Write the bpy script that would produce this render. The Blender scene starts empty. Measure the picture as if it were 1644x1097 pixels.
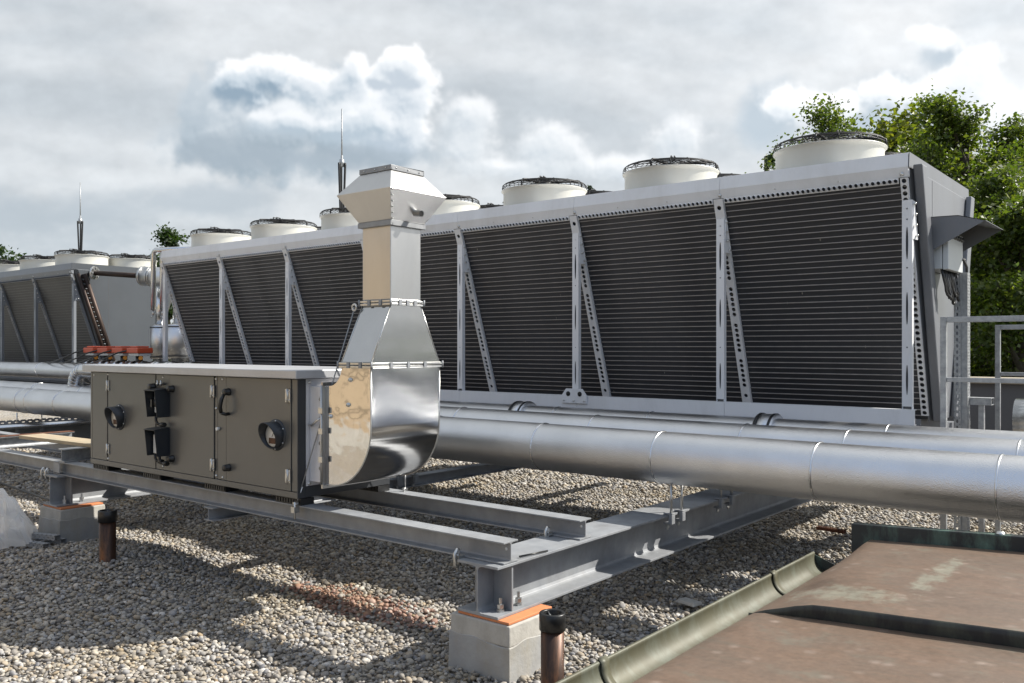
import bpy, math, random
import numpy as np
from mathutils import Vector, Matrix, noise as mnoise
R = math.radians
PI = math.pi
random.seed(7)
scene = bpy.context.scene
COL = scene.collection

# ------------------------------------------------------------------ materials
def nt_new(nt, typ, **kw):
    n = nt.nodes.new(typ)
    for k, v in kw.items():
        if k in n.inputs.keys():
            n.inputs[k].default_value = v
        else:
            setattr(n, k, v)
    return n

def link(nt, a, b):
    nt.links.new(a, b)

def ramp(nt, fac, stops):
    r = nt.nodes.new('ShaderNodeValToRGB')
    cr = r.color_ramp
    while len(cr.elements) < len(stops):
        cr.elements.new(0.5)
    for e, (p, c) in zip(cr.elements, stops):
        e.position = p
        e.color = (c[0], c[1], c[2], 1) if not isinstance(c, (int, float)) else (c, c, c, 1)
    link(nt, fac, r.inputs[0])
    return r.outputs[0]

def mix(nt, fac, a, b, mode='MIX'):
    m = nt.nodes.new('ShaderNodeMix')
    m.data_type = 'RGBA'
    m.blend_type = mode
    for sock, v in ((m.inputs[0], fac), (m.inputs[6], a), (m.inputs[7], b)):
        if hasattr(v, 'is_output'):
            link(nt, v, sock)
        elif isinstance(v, (int, float)):
            sock.default_value = v
        else:
            sock.default_value = (v[0], v[1], v[2], 1)
    return m.outputs[2]

def mth(nt, op, a, b=None, c=None, clamp=False):
    m = nt.nodes.new('ShaderNodeMath')
    m.operation = op
    m.use_clamp = clamp
    for i, v in enumerate((a, b, c)):
        if v is None:
            continue
        if hasattr(v, 'is_output'):
            link(nt, v, m.inputs[i])
        else:
            m.inputs[i].default_value = v
    return m.outputs[0]

def noise_tex(nt, vec, scale, detail=4, rough=.55, dist=0):
    n = nt.nodes.new('ShaderNodeTexNoise')
    n.inputs['Scale'].default_value = scale
    n.inputs['Detail'].default_value = detail
    n.inputs['Roughness'].default_value = rough
    n.inputs['Distortion'].default_value = dist
    if vec is not None:
        link(nt, vec, n.inputs['Vector'])
    return n.outputs['Fac']

def base_mat(name):
    m = bpy.data.materials.new(name)
    m.use_nodes = True
    nt = m.node_tree
    p = nt.nodes['Principled BSDF']
    tc = nt.nodes.new('ShaderNodeTexCoord')
    return m, nt, p, tc.outputs['Object']

def scaled(nt, vec, s):
    mp = nt.nodes.new('ShaderNodeMapping')
    mp.inputs['Scale'].default_value = s
    link(nt, vec, mp.inputs['Vector'])
    return mp.outputs[0]

def mat(name, c1, c2=None, rough=.5, metal=0., nscale=4., detail=5, stretch=None, bump=0., bscale=60.,
        rvar=0., dirt=None, dirt_amt=.35, dirt_scale=2.5, spec=.5, bstretch=None, bdetail=3, coat=0.):
    m, nt, p, vec = base_mat(name)
    v1 = scaled(nt, vec, stretch) if stretch else vec
    n = noise_tex(nt, v1, nscale, detail, .6)
    c2 = c2 or tuple(x * .8 for x in c1)
    col = ramp(nt, n, [(.3, c1), (.7, c2)])
    if dirt:
        d = noise_tex(nt, scaled(nt, vec, (1, 1, .35)), dirt_scale, 8, .7, .3)
        f = ramp(nt, d, [(.46, 0), (.72, dirt_amt)])
        col = mix(nt, f, col, dirt)
    link(nt, col, p.inputs['Base Color'])
    p.inputs['Metallic'].default_value = metal
    p.inputs['Specular IOR Level'].default_value = spec
    p.inputs['Coat Weight'].default_value = coat
    if rvar:
        rn = noise_tex(nt, v1, nscale * 2.3, 5, .65)
        link(nt, mth(nt, 'MULTIPLY_ADD', rn, rvar, rough - rvar * .5), p.inputs['Roughness'])
    else:
        p.inputs['Roughness'].default_value = rough
    if bump:
        bn = noise_tex(nt, scaled(nt, vec, bstretch) if bstretch else vec, bscale, bdetail, .6)
        b = nt.nodes.new('ShaderNodeBump')
        b.inputs['Strength'].default_value = bump
        b.inputs['Distance'].default_value = .01
        link(nt, bn, b.inputs['Height'])
        link(nt, b.outputs[0], p.inputs['Normal'])
    return m

M = {}
M['white'] = mat('white_paint', (.80, .805, .815), (.76, .765, .78), .38, 0, 1.5, dirt=(.42, .40, .36), dirt_amt=.3)
M['grey'] = mat('grey_paint', (0.179, 0.187, 0.202), (0.163, 0.17, 0.184), .42, 0, 2., dirt=(0.12, 0.117, 0.117), dirt_amt=.35, bump=.03, bscale=300)
M['greyblue'] = mat('grey_blue_paint', (0.0738, 0.0832, 0.0938), (0.0636, 0.0725, 0.0824), .42, 0, 2., dirt=(0.0612, 0.0643, 0.0683), dirt_amt=.4)
M['fascia_shade'] = mat('white_paint_shaded', (.215, .23, .25), (.185, .20, .22), .42, 0, 2., dirt=(.2, .2, .2), dirt_amt=.4)  # white cooler paint greyed: the far front's shade is put into the colour
M['shroud'] = mat('ivory_shroud', (.60, .59, .535), (.56, .55, .495), .38, 0, 3, dirt=(.5, .45, .36), dirt_amt=.25)
M['galv'] = mat('galvanised_steel', (0.318, 0.329, 0.34), (0.237, 0.248, 0.263), .55, .25, 9, 6, rvar=.25, dirt=(0.192, 0.189, 0.185), dirt_amt=.6, dirt_scale=4, bump=.04, bscale=90)
M['galv_rail'] = mat('galvanised_spangle', (0.435, 0.446, 0.45), (0.27, 0.281, 0.289), .45, .5, 26, 4, rvar=.3, dirt=(0.27, 0.262, 0.255), dirt_amt=.5)
M['zinc'] = mat('bright_zinc', (.62, .62, .60), (.5, .5, .49), .32, .9, 20, rvar=.2)
M['stain_m'] = mat('stainless_matt', (.55, .55, .545), (.48, .478, .475), .32, 1, 3, 6, stretch=(1, 1, .3), rvar=.16, bump=.035, bscale=3.5, bdetail=2, dirt=(.42, .41, .4), dirt_amt=.4, dirt_scale=3)
M['stain_s'] = mat('stainless_mirror', (.50, .50, .50), (.45, .45, .45), .15, 1, 3, 5, rvar=.08, bump=.12, bscale=4.5, bdetail=1.5, bstretch=(1, .45, 1.5), dirt=(.5, .48, .45), dirt_amt=.3)
M['stain_side'] = mat('stainless_panel', (.69, .685, .675), (.63, .625, .62), .06, 1, 3, 5, rvar=.05, bump=.34, bscale=5.5, bdetail=2, dirt=(.5, .49, .46), dirt_amt=.3)
M['ahu'] = mat('umber_grey_paint', (.140, .139, .132), (.125, .124, .118), .32, .35, 2, bump=.02, bscale=400, dirt=(.12, .115, .1), dirt_amt=.25, spec=.6)
M['ahu_dark'] = mat('anthracite_frame', (.045, .048, .052), (.038, .041, .045), .42, .1, 3)
M['hood'] = mat('anthracite_plastic', (.022, .026, .031), (.018, .021, .026), .42, 0, 5)
M['black'] = mat('black_plastic', (.012, .012, .012), (.008, .008, .008), .38, 0, 5)
M['blackwire'] = mat('black_wire', (.014, .014, .015), (.01, .01, .01), .55, 0, 5)
M['blackgal'] = mat('dark_gap', (.010, .010, .011), (.006, .006, .006), .8, 0, 5)
M['cap'] = mat('pale_grey_sheet', (0.504, 0.508, 0.522), (0.45, 0.455, 0.468), .33, .3, 1.5, rvar=.15, dirt=(0.342, 0.333, 0.315), dirt_amt=.35)
M['panelw'] = mat('pale_panel', (.74, .735, .75), (.68, .675, .69), .4, .1, 3, dirt=(.4, .38, .35), dirt_amt=.4)
M['box'] = mat('pale_grey_plastic', (.62, .64, .64), (.58, .6, .6), .4, 0, 3)
M['concrete'] = mat('concrete', (0.476, 0.459, 0.416), (0.383, 0.365, 0.332), .9, 0, 7, 8, bump=.35, bscale=35, bdetail=8, dirt=(0.23, 0.212, 0.178), dirt_amt=.6, dirt_scale=5)
M['mortar'] = mat('grey_sealant', (0.36, 0.36, 0.351), (0.297, 0.297, 0.293), .8, 0, 9, 8, bump=.4, bscale=22, bdetail=6, dirt=(0.306, 0.27, 0.198), dirt_amt=.6, dirt_scale=6)
M['orange'] = mat('orange_pad', (0.612, 0.23, 0.0935), (0.544, 0.187, 0.0765), .7, 0, 12, dirt=(0.297, 0.136, 0.068), dirt_amt=.5)
M['copper'] = mat('weathered_copper_pipe', (.085, .042, .026), (.028, .018, .014), .45, .5, 14, 8, stretch=(1, 1, .08), rvar=.3, dirt=(.24, .105, .05), dirt_amt=.75, dirt_scale=9)
M['header'] = mat('brown_header_pipe', (0.06, 0.039, 0.03), (0.021, 0.0168, 0.0156), .5, .6, 6, 6, stretch=(0.6, 0.6, 0.24), rvar=.2)
M['wood'] = mat('weathered_board', (0.434, 0.35, 0.238), (0.315, 0.245, 0.161), .8, 0, 3, 6, stretch=(0.7, 9.8, 9.8), bump=.2, bscale=6, bstretch=(0.7, 9.8, 9.8), dirt=(0.21, 0.231, 0.175), dirt_amt=.5)
M['rust'] = mat('rusty_iron', (.16, .055, .022), (.07, .03, .018), .85, .2, 22, 8, bump=.3, bscale=70)
M['actred'] = mat('orange_red_plastic', (.56, .085, .03), (.48, .07, .025), .45, 0, 4)
M['yellow'] = mat('amber_plastic', (.75, .30, .02), (.65, .26, .02), .45, 0, 4)
M['gutter'] = mat('olive_patina', (0.0775, 0.0725, 0.0409), (0.0593, 0.0565, 0.0335), .55, .15, 3, 8, rvar=.25, dirt=(0.164, 0.188, 0.156), dirt_amt=.5, dirt_scale=9)
M['upstand'] = mat('dark_patina', (.035, .04, .038), (.018, .02, .02), .55, .15, 4, 8, rvar=.3, dirt=(.15, .26, .2), dirt_amt=.75, dirt_scale=6)
M['seam'] = mat('black_patina', (.03, .03, .028), (.02, .019, .018), .6, .2, 6, 8, dirt=(.09, .1, .07), dirt_amt=.7, dirt_scale=8)
M['bark'] = mat('bark', (.09, .07, .05), (.05, .04, .03), .9, 0, 12, 6, bump=.5, bscale=30)
M['parapet'] = mat('cream_coping', (0.358, 0.305, 0.227), (0.312, 0.267, 0.202), .8, 0, 3, dirt=(0.195, 0.176, 0.13), dirt_amt=.5)
M['slate'] = mat('dark_cladding', (.10, .10, .105), (.085, .085, .09), .6, 0, 3)
M['dial'] = mat('white_dial', (.75, .75, .72), (.7, .7, .68), .4)

def jacket_mat():
    m, nt, p, vec = base_mat('aluminium_jacket')
    n = noise_tex(nt, vec, 3, 6, .6)
    link(nt, ramp(nt, n, [(.3, (.70, .705, .715)), (.75, (.60, .605, .615))]), p.inputs['Base Color'])
    p.inputs['Metallic'].default_value = 1
    rn = noise_tex(nt, vec, 7, 5, .6)
    link(nt, mth(nt, 'MULTIPLY_ADD', rn, .16, .24), p.inputs['Roughness'])
    v = nt.nodes.new('ShaderNodeTexVoronoi')
    v.inputs['Scale'].default_value = 170
    link(nt, vec, v.inputs['Vector'])
    n2 = noise_tex(nt, vec, 190, 2, .5)
    h = mth(nt, 'ADD', v.outputs['Distance'], mth(nt, 'MULTIPLY', n2, .6))
    b = nt.nodes.new('ShaderNodeBump')
    b.inputs['Strength'].default_value = .34
    b.inputs['Distance'].default_value = .004
    link(nt, h, b.inputs['Height'])
    link(nt, b.outputs[0], p.inputs['Normal'])
    return m
M['jacket'] = jacket_mat()
M['jacket_s'] = mat('smooth_jacket', (.68, .685, .69), (.6, .605, .61), .25, 1, 3, 5, rvar=.15, bump=.05, bscale=14)

def coil_mat(name, base, base2):
    m, nt, p, vec = base_mat(name)
    n = noise_tex(nt, scaled(nt, vec, (1, .2, .2)), 1.1, 3, .5)
    col = ramp(nt, n, [(.42, base), (.60, base2)])  # lighter upright bands painted in for reflections on the coil face
    w = nt.nodes.new('ShaderNodeTexWave')          # the fin stack: fine upright fins
    w.wave_type = 'BANDS'; w.bands_direction = 'X'
    w.inputs['Scale'].default_value = 75
    link(nt, vec, w.inputs['Vector'])
    col = mix(nt, mth(nt, 'MULTIPLY', w.outputs['Fac'], .45), col, (.012, .012, .013))
    sp = nt.nodes.new('ShaderNodeTexVoronoi')      # bent fins and seeds caught in the coil
    sp.inputs['Scale'].default_value = 9
    link(nt, scaled(nt, vec, (1.4, .8, .55)), sp.inputs['Vector'])
    f = ramp(nt, sp.outputs['Distance'], [(.035, .8), (.075, 0)])
    n3 = noise_tex(nt, vec, 3, 2)
    f = mth(nt, 'MULTIPLY', f, ramp(nt, n3, [(.52, 0), (.6, 1)]))
    col = mix(nt, f, col, (.34, .32, .27))
    link(nt, col, p.inputs['Base Color'])
    p.inputs['Roughness'].default_value = .5
    p.inputs['Metallic'].default_value = .3
    return m
M['coil'] = coil_mat('dark_fin_coil', (.034, .036, .042), (.070, .072, .080))
M['coil_grey'] = coil_mat('dull_fin_coil', (.085, .085, .083), (.11, .108, .102))
M['fin_tube'] = mat('dusty_coil_tube', (0.339, 0.317, 0.301), (0.231, 0.222, 0.22), .5, .3, 14)
M['fin_tube_grey'] = mat('dusty_coil_tube_dim', (0.15, 0.144, 0.138), (0.114, 0.11, 0.108), .5, .3, 14)

def gravel_mat(name, island=True):
    m, nt, p, vec = base_mat(name)
    if island:
        g = nt.nodes.new('ShaderNodeNewGeometry')
        rnd = g.outputs['Random Per Island']
    else:
        v = nt.nodes.new('ShaderNodeTexVoronoi')
        v.inputs['Scale'].default_value = 30
        link(nt, vec, v.inputs['Vector'])
        sx = nt.nodes.new('ShaderNodeSeparateColor')
        link(nt, v.outputs['Color'], sx.inputs[0])
        rnd = sx.outputs[0]
    pal = [(0, (0.228, 0.21, 0.19)), (0.12, (0.385, 0.351, 0.295)), (0.22, (0.171, 0.161, 0.155)), (0.33, (0.314, 0.266, 0.204)), (0.42, (0.5, 0.47, 0.415)), (0.5, (0.271, 0.263, 0.259)), (0.58, (0.343, 0.273, 0.183)), (0.66, (0.427, 0.41, 0.387)), (0.74, (0.207, 0.206, 0.214)), (0.82, (0.442, 0.386, 0.295)), (0.9, (0.128, 0.119, 0.113)), (0.96, (0.627, 0.595, 0.548)), (1, (0.314, 0.231, 0.134))]
    col = ramp(nt, rnd, pal)
    # crushed brick strewn among the pebbles
    sx = nt.nodes.new('ShaderNodeSeparateXYZ'); link(nt, vec, sx.inputs[0])
    ex = mth(nt, 'DIVIDE', mth(nt, 'ADD', sx.outputs[0], 4.45), .85)
    ey = mth(nt, 'DIVIDE', mth(nt, 'ADD', sx.outputs[1], -3.85), .28)
    d = mth(nt, 'SQRT', mth(nt, 'ADD', mth(nt, 'POWER', mth(nt, 'ABSOLUTE', ex), 2), mth(nt, 'POWER', mth(nt, 'ABSOLUTE', ey), 2)))
    zone = ramp(nt, d, [(.5, .75), (1., 0)])
    r2 = mth(nt, 'FRACT', mth(nt, 'MULTIPLY', rnd, 37.7))
    hit = mth(nt, 'LESS_THAN', r2, zone)
    col = mix(nt, hit, col, mix(nt, .55, col, (.34, .14, .085)))
    n = noise_tex(nt, vec, 60, 4, .6)
    col = mix(nt, .5, col, mix(nt, 1, col, ramp(nt, n, [(.3, .55), (.7, 1.)]), 'MULTIPLY'))
    dirt = noise_tex(nt, vec, .9, 5, .6)            # mossy, ochre stained drifts
    col = mix(nt, ramp(nt, dirt, [(.5, 0), (.68, .4)]), col, mix(nt, 1, col, (.86, .74, .46), 'MULTIPLY'))
    link(nt, col, p.inputs['Base Color'])
    p.inputs['Roughness'].default_value = .72
    p.inputs['Specular IOR Level'].default_value = .35
    if not island:
        b = nt.nodes.new('ShaderNodeBump')
        b.inputs['Strength'].default_value = .8
        b.inputs['Distance'].default_value = .02
        b.invert = True
        link(nt, v.outputs['Distance'], b.inputs['Height'])
        link(nt, b.outputs[0], p.inputs['Normal'])
    return m
M['pebble'] = gravel_mat('river_pebbles')
M['bed'] = gravel_mat('gravel_far', False)

def leaf_mat(name, c1, c2, c3):
    m = bpy.data.materials.new(name); m.use_nodes = True
    nt = m.node_tree
    p = nt.nodes['Principled BSDF']
    g = nt.nodes.new('ShaderNodeNewGeometry')
    col = ramp(nt, g.outputs['Random Per Island'], [(0, c1), (.5, c2), (1, c3)])
    link(nt, col, p.inputs['Base Color'])
    p.inputs['Roughness'].default_value = .5
    tr = nt.nodes.new('ShaderNodeBsdfTranslucent')
    link(nt, mix(nt, 1, col, (1.5, 1.7, .6), 'MULTIPLY'), tr.inputs[0])
    ms = nt.nodes.new('ShaderNodeMixShader'); ms.inputs[0].default_value = .42
    link(nt, p.outputs[0], ms.inputs[1]); link(nt, tr.outputs[0], ms.inputs[2])
    link(nt, ms.outputs[0], nt.nodes['Material Output'].inputs[0])
    return m
M['leaf'] = leaf_mat('beech_leaf', (0.0504, 0.0753, 0.014), (0.0785, 0.111, 0.0194), (0.134, 0.15, 0.027))
M['leaf_y'] = leaf_mat('yellow_green_leaf', (0.0804, 0.102, 0.0155), (0.121, 0.14, 0.0194), (0.171, 0.167, 0.0309))
M['leaf_d'] = leaf_mat('dark_leaf', (0.018, 0.036, 0.0108), (0.027, 0.0495, 0.0144), (0.045, 0.072, 0.018))
M['needle'] = leaf_mat('spruce_needle', (0.0144, 0.0288, 0.0144), (0.0216, 0.036, 0.0158), (0.0324, 0.0468, 0.018))
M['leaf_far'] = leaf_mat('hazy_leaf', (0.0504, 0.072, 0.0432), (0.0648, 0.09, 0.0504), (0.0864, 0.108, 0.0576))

def copper_roof_mat():
    m, nt, p, vec = base_mat('oxidised_copper_roof')
    n = noise_tex(nt, vec, 2.6, 8, .62)
    col = ramp(nt, n, [(.2, (.085, .057, .038)), (.42, (.168, .114, .080)), (.55, (.150, .107, .078)), (.8, (.102, .071, .049))])
    v = nt.nodes.new('ShaderNodeTexVoronoi'); v.inputs['Scale'].default_value = 11
    v.inputs['Randomness'].default_value = 1
    link(nt, scaled(nt, vec, (1, 1, .1)), v.inputs['Vector'])
    spots = ramp(nt, v.outputs['Distance'], [(.06, .75), (.30, 0)])
    nm = noise_tex(nt, vec, 4, 3)
    spots = mth(nt, 'MULTIPLY', spots, ramp(nt, nm, [(.45, 0), (.62, 1)]))
    col = mix(nt, spots, col, (.29, .225, .185))
    sx = nt.nodes.new('ShaderNodeSeparateXYZ'); link(nt, vec, sx.inputs[0])
    # verdigris run on the far sheet
    a = mth(nt, 'ABSOLUTE', mth(nt, 'DIVIDE', mth(nt, 'ADD', sx.outputs[0], .70), .30))
    b_ = mth(nt, 'ABSOLUTE', mth(nt, 'DIVIDE', mth(nt, 'ADD', sx.outputs[1], -1.20), .20))
    e = mth(nt, 'ADD', mth(nt, 'POWER', a, 2), mth(nt, 'POWER', b_, 2))
    n2 = noise_tex(nt, scaled(nt, vec, (1.4, 1, 1)), 9, 9, .75)
    patch = ramp(nt, mth(nt, 'SUBTRACT', n2, mth(nt, 'MULTIPLY', e, .25)), [(.34, 0), (.52, .46)])
    a2 = mth(nt, 'ABSOLUTE', mth(nt, 'DIVIDE', mth(nt, 'ADD', sx.outputs[0], .46), .07))
    b2 = mth(nt, 'ABSOLUTE', mth(nt, 'DIVIDE', mth(nt, 'ADD', sx.outputs[1], -1.70), .48))
    e2 = mth(nt, 'ADD', mth(nt, 'POWER', a2, 2), mth(nt, 'POWER', b2, 2))
    patch2 = ramp(nt, mth(nt, 'SUBTRACT', n2, mth(nt, 'MULTIPLY', e2, .2)), [(.36, 0), (.52, .46)])
    col = mix(nt, mth(nt, 'MAXIMUM', patch, patch2), col, (.31, .33, .26))
    fine = noise_tex(nt, vec, 38, 8, .7)
    col = mix(nt, .55, col, mix(nt, 1, col, ramp(nt, fine, [(.3, .62), (.7, 1.25)]), 'MULTIPLY'))
    run = noise_tex(nt, scaled(nt, vec, (1.2, 9, 1)), 3, 7, .65, .4)      # run-off streaks down the fall of the sheet
    col = mix(nt, ramp(nt, run, [(.50, 0), (.70, .5)]), col, (.115, .10, .075))
    n3 = noise_tex(nt, vec, 5, 8, .7)
    col = mix(nt, ramp(nt, n3, [(.56, 0), (.70, .5)]), col, (.15, .155, .12))
    link(nt, col, p.inputs['Base Color'])
    p.inputs['Metallic'].default_value = .1
    rn = noise_tex(nt, vec, 5, 6, .6)
    link(nt, mth(nt, 'MULTIPLY_ADD', rn, .3, .3), p.inputs['Roughness'])
    b = nt.nodes.new('ShaderNodeBump'); b.inputs['Strength'].default_value = .18; b.inputs['Distance'].default_value = .02
    link(nt, noise_tex(nt, vec, 3.5, 3), b.inputs['Height'])
    link(nt, b.outputs[0], p.inputs['Normal'])
    return m
M['roofcu'] = copper_roof_mat()

def facade_mat():
    m, nt, p, vec = base_mat('tan_facade_panels')
    br = nt.nodes.new('ShaderNodeTexBrick')
    br.inputs['Scale'].default_value = 1
    br.inputs['Brick Width'].default_value = 1.25
    br.inputs['Row Height'].default_value = .62
    br.inputs['Mortar Size'].default_value = .03
    br.inputs['Color1'].default_value = (.42, .325, .215, 1)
    br.inputs['Color2'].default_value = (.39, .30, .20, 1)
    br.inputs['Mortar'].default_value = (.13, .10, .07, 1)
    mp = nt.nodes.new('ShaderNodeMapping'); mp.inputs['Rotation'].default_value = (R(90), 0, 0)
    link(nt, vec, mp.inputs[0]); link(nt, mp.outputs[0], br.inputs['Vector'])
    link(nt, br.outputs[0], p.inputs['Base Color'])
    p.inputs['Roughness'].default_value = .8
    return m
M['facade'] = facade_mat()

def sheet_mat():
    m = bpy.data.materials.new('clear_plastic_sheet'); m.use_nodes = True
    nt = m.node_tree
    p = nt.nodes['Principled BSDF']
    p.inputs['Base Color'].default_value = (.95, .95, .95, 1)
    p.inputs['Roughness'].default_value = .12
    tr = nt.nodes.new('ShaderNodeBsdfTransparent')
    tl = nt.nodes.new('ShaderNodeBsdfTranslucent'); tl.inputs[0].default_value = (.97, .97, .97, 1)
    m1 = nt.nodes.new('ShaderNodeMixShader'); m1.inputs[0].default_value = .62
    link(nt, p.outputs[0], m1.inputs[1]); link(nt, tl.outputs[0], m1.inputs[2])
    m2 = nt.nodes.new('ShaderNodeMixShader'); m2.inputs[0].default_value = .30
    link(nt, m1.outputs[0], m2.inputs[1]); link(nt, tr.outputs[0], m2.inputs[2])
    link(nt, m2.outputs[0], nt.nodes['Material Output'].inputs[0])
    return m
M['plastic'] = sheet_mat()

def ground_mat():
    m, nt, p, vec = base_mat('meadow_and_scrub')
    n = noise_tex(nt, vec, .12, 8, .7)
    link(nt, ramp(nt, n, [(.3, (.04, .06, .02)), (.7, (.075, .095, .035))]), p.inputs['Base Color'])
    p.inputs['Roughness'].default_value = 1
    return m
M['terrain'] = ground_mat()

# ------------------------------------------------------------------ mesh builder
def wloc(o):
    v = Vector((0, 0, 0))
    while o is not None:
        v += o.location
        o = o.parent
    return v

class MB:
    def __init__(s):
        s.v = []; s.f = []; s.m = []; s.s = []
    def add(s, vs, fs, mi=0, smooth=False):
        o = len(s.v)
        s.v.extend(vs)
        for f in fs:
            s.f.append([i + o for i in f]); s.m.append(mi); s.s.append(smooth)
        return s
    def box(s, x0, x1, y0, y1, z0, z1, mi=0):
        vs = [(x0, y0, z0), (x1, y0, z0), (x1, y1, z0), (x0, y1, z0), (x0, y0, z1), (x1, y0, z1), (x1, y1, z1), (x0, y1, z1)]
        return s.hexa(vs, mi)
    def hexa(s, vs, mi=0):
        return s.add(vs, [(3, 2, 1, 0), (4, 5, 6, 7), (0, 1, 5, 4), (1, 2, 6, 5), (2, 3, 7, 6), (3, 0, 4, 7)], mi)
    def prism(s, poly, vec, mi=0, smooth=False):
        n = len(poly); vec = Vector(vec)
        a = [tuple(Vector(p)) for p in poly]; b = [tuple(Vector(p) + vec) for p in poly]
        s.add(a + b, [tuple(range(n))[::-1], tuple(range(n, 2 * n))], mi)
        s.add(a + b, [(i, (i + 1) % n, n + (i + 1) % n, n + i) for i in range(n)], mi, smooth)
        return s
    def tube(s, pts, r, n=12, mi=0, caps=True, smooth=True):
        pts = [Vector(p) for p in pts]
        rs = r if isinstance(r, (list, tuple)) else [r] * len(pts)
        t0 = (pts[1] - pts[0]).normalized()
        up = Vector((0, 0, 1)) if abs(t0.z) < .9 else Vector((1, 0, 0))
        nrm = t0.cross(up).normalized()
        vs = []
        for i, p in enumerate(pts):
            if i == 0: t = t0
            elif i == len(pts) - 1: t = (pts[i] - pts[i - 1]).normalized()
            else: t = ((pts[i] - pts[i - 1]).normalized() + (pts[i + 1] - pts[i]).normalized()).normalized()
            nrm = (nrm - t * nrm.dot(t)).normalized()
            bn = t.cross(nrm)
            for k in range(n):
                a = 2 * PI * k / n
                vs.append(tuple(p + (nrm * math.cos(a) + bn * math.sin(a)) * rs[i]))
        fs = []
        for i in range(len(pts) - 1):
            for k in range(n):
                k2 = (k + 1) % n
                fs.append((i * n + k, i * n + k2, (i + 1) * n + k2, (i + 1) * n + k))
        s.add(vs, fs, mi, smooth)
        if caps:
            L = (len(pts) - 1) * n
            s.add(vs[:n] + vs[L:], [tuple(range(n))[::-1], tuple(range(n, 2 * n))], mi)
        return s
    def lathe(s, prof, c=(0, 0, 0), n=32, mi=0, axis='Z', smooth=True):
        vs = []
        for (r, z) in prof:
            for k in range(n):
                a = 2 * PI * k / n
                p = (r * math.cos(a), r * math.sin(a), z)
                if axis == 'X': p = (p[2], p[0], p[1])
                if axis == 'Y': p = (p[0], p[2], p[1])
                vs.append((p[0] + c[0], p[1] + c[1], p[2] + c[2]))
        fs = []
        for i in range(len(prof) - 1):
            for k in range(n):
                k2 = (k + 1) % n
                f = (i * n + k, i * n + k2, (i + 1) * n + k2, (i + 1) * n + k)
                fs.append(f if axis != 'Y' else f[::-1])
        return s.add(vs, fs, mi, smooth)
    def plate(s, o, u, v, cells, w, depth=.006, mi=0, N=16):
        """sheet strip: o origin, u unit along, v unit across, w width; cells (length, hole) with hole None or (ru, rv); real holes."""
        o = Vector(o); u = Vector(u).normalized(); v = Vector(v).normalized(); nrm = u.cross(v)
        pos = 0
        for ln, hole in cells:
            c = o + u * (pos + ln / 2) + v * (w / 2)
            if not hole:
                q = [o + u * pos, o + u * (pos + ln), o + u * (pos + ln) + v * w, o + u * pos + v * w]
                s.add([tuple(x) for x in q], [(0, 1, 2, 3)], mi)
            else:
                outer = []; inner = []; deep = []
                for k in range(N):
                    a = 2 * PI * k / N
                    ca, sa = math.cos(a), math.sin(a)
                    t = 1 / max(abs(ca), abs(sa))
                    outer.append(c + u * (ca * t * ln / 2) + v * (sa * t * w / 2))
                    inner.append(c + u * (ca * hole[0]) + v * (sa * hole[1]))
                    deep.append(inner[-1] - nrm * depth)
                vs = [tuple(x) for x in outer + inner + deep]
                fs = [(k, (k + 1) % N, N + (k + 1) % N, N + k) for k in range(N)]
                fs += [(N + k, N + (k + 1) % N, 2 * N + (k + 1) % N, 2 * N + k) for k in range(N)]
                s.add(vs, fs, mi)
            pos += ln
        return s
    def ibeam(s, a, b, h, w, tw, tf, r=.012, mi=0):
        """a, b: centre of the underside at both ends (level beam)"""
        a = Vector(a); b = Vector(b)
        t = (b - a).normalized(); side = t.cross(Vector((0, 0, 1))).normalized()
        q = r * .3
        half = [(w / 2, 0), (w / 2, tf), (tw / 2 + r, tf), (tw / 2 + q, tf + q), (tw / 2, tf + r), (tw / 2, h - tf - r),
                (tw / 2 + q, h - tf - q), (tw / 2 + r, h - tf), (w / 2, h - tf), (w / 2, h)]
        prof = half + [(-x, z) for x, z in half[::-1]]
        poly = [a + side * x + Vector((0, 0, z)) for x, z in prof]
        return s.prism(poly, b - a, mi)
    def build(s, name, mats, parent=None, bevel=0., kind=None, auto=None, fix=True):
        me = bpy.data.meshes.new(name)
        off = wloc(parent) if parent else Vector((0, 0, 0))
        me.from_pydata([(x - off.x, y - off.y, z - off.z) for x, y, z in s.v], [], s.f)
        mats = mats if isinstance(mats, (list, tuple)) else [mats]
        for m in mats: me.materials.append(M[m])
        me.polygons.foreach_set('material_index', s.m)
        me.polygons.foreach_set('use_smooth', s.s)
        if fix:
            import bmesh
            bm = bmesh.new(); bm.from_mesh(me)
            bmesh.ops.remove_doubles(bm, verts=bm.verts, dist=.0002)
            bmesh.ops.recalc_face_normals(bm, faces=bm.faces)
            bm.to_mesh(me); bm.free()
        o = bpy.data.objects.new(name, me)
        COL.objects.link(o)
        if parent: o.parent = parent
        if bevel:
            bv = o.modifiers.new('bevel', 'BEVEL'); bv.width = bevel; bv.segments = 2
            bv.limit_method = 'ANGLE'; bv.angle_limit = R(35)
        if kind: o['kind'] = kind
        return o

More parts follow.
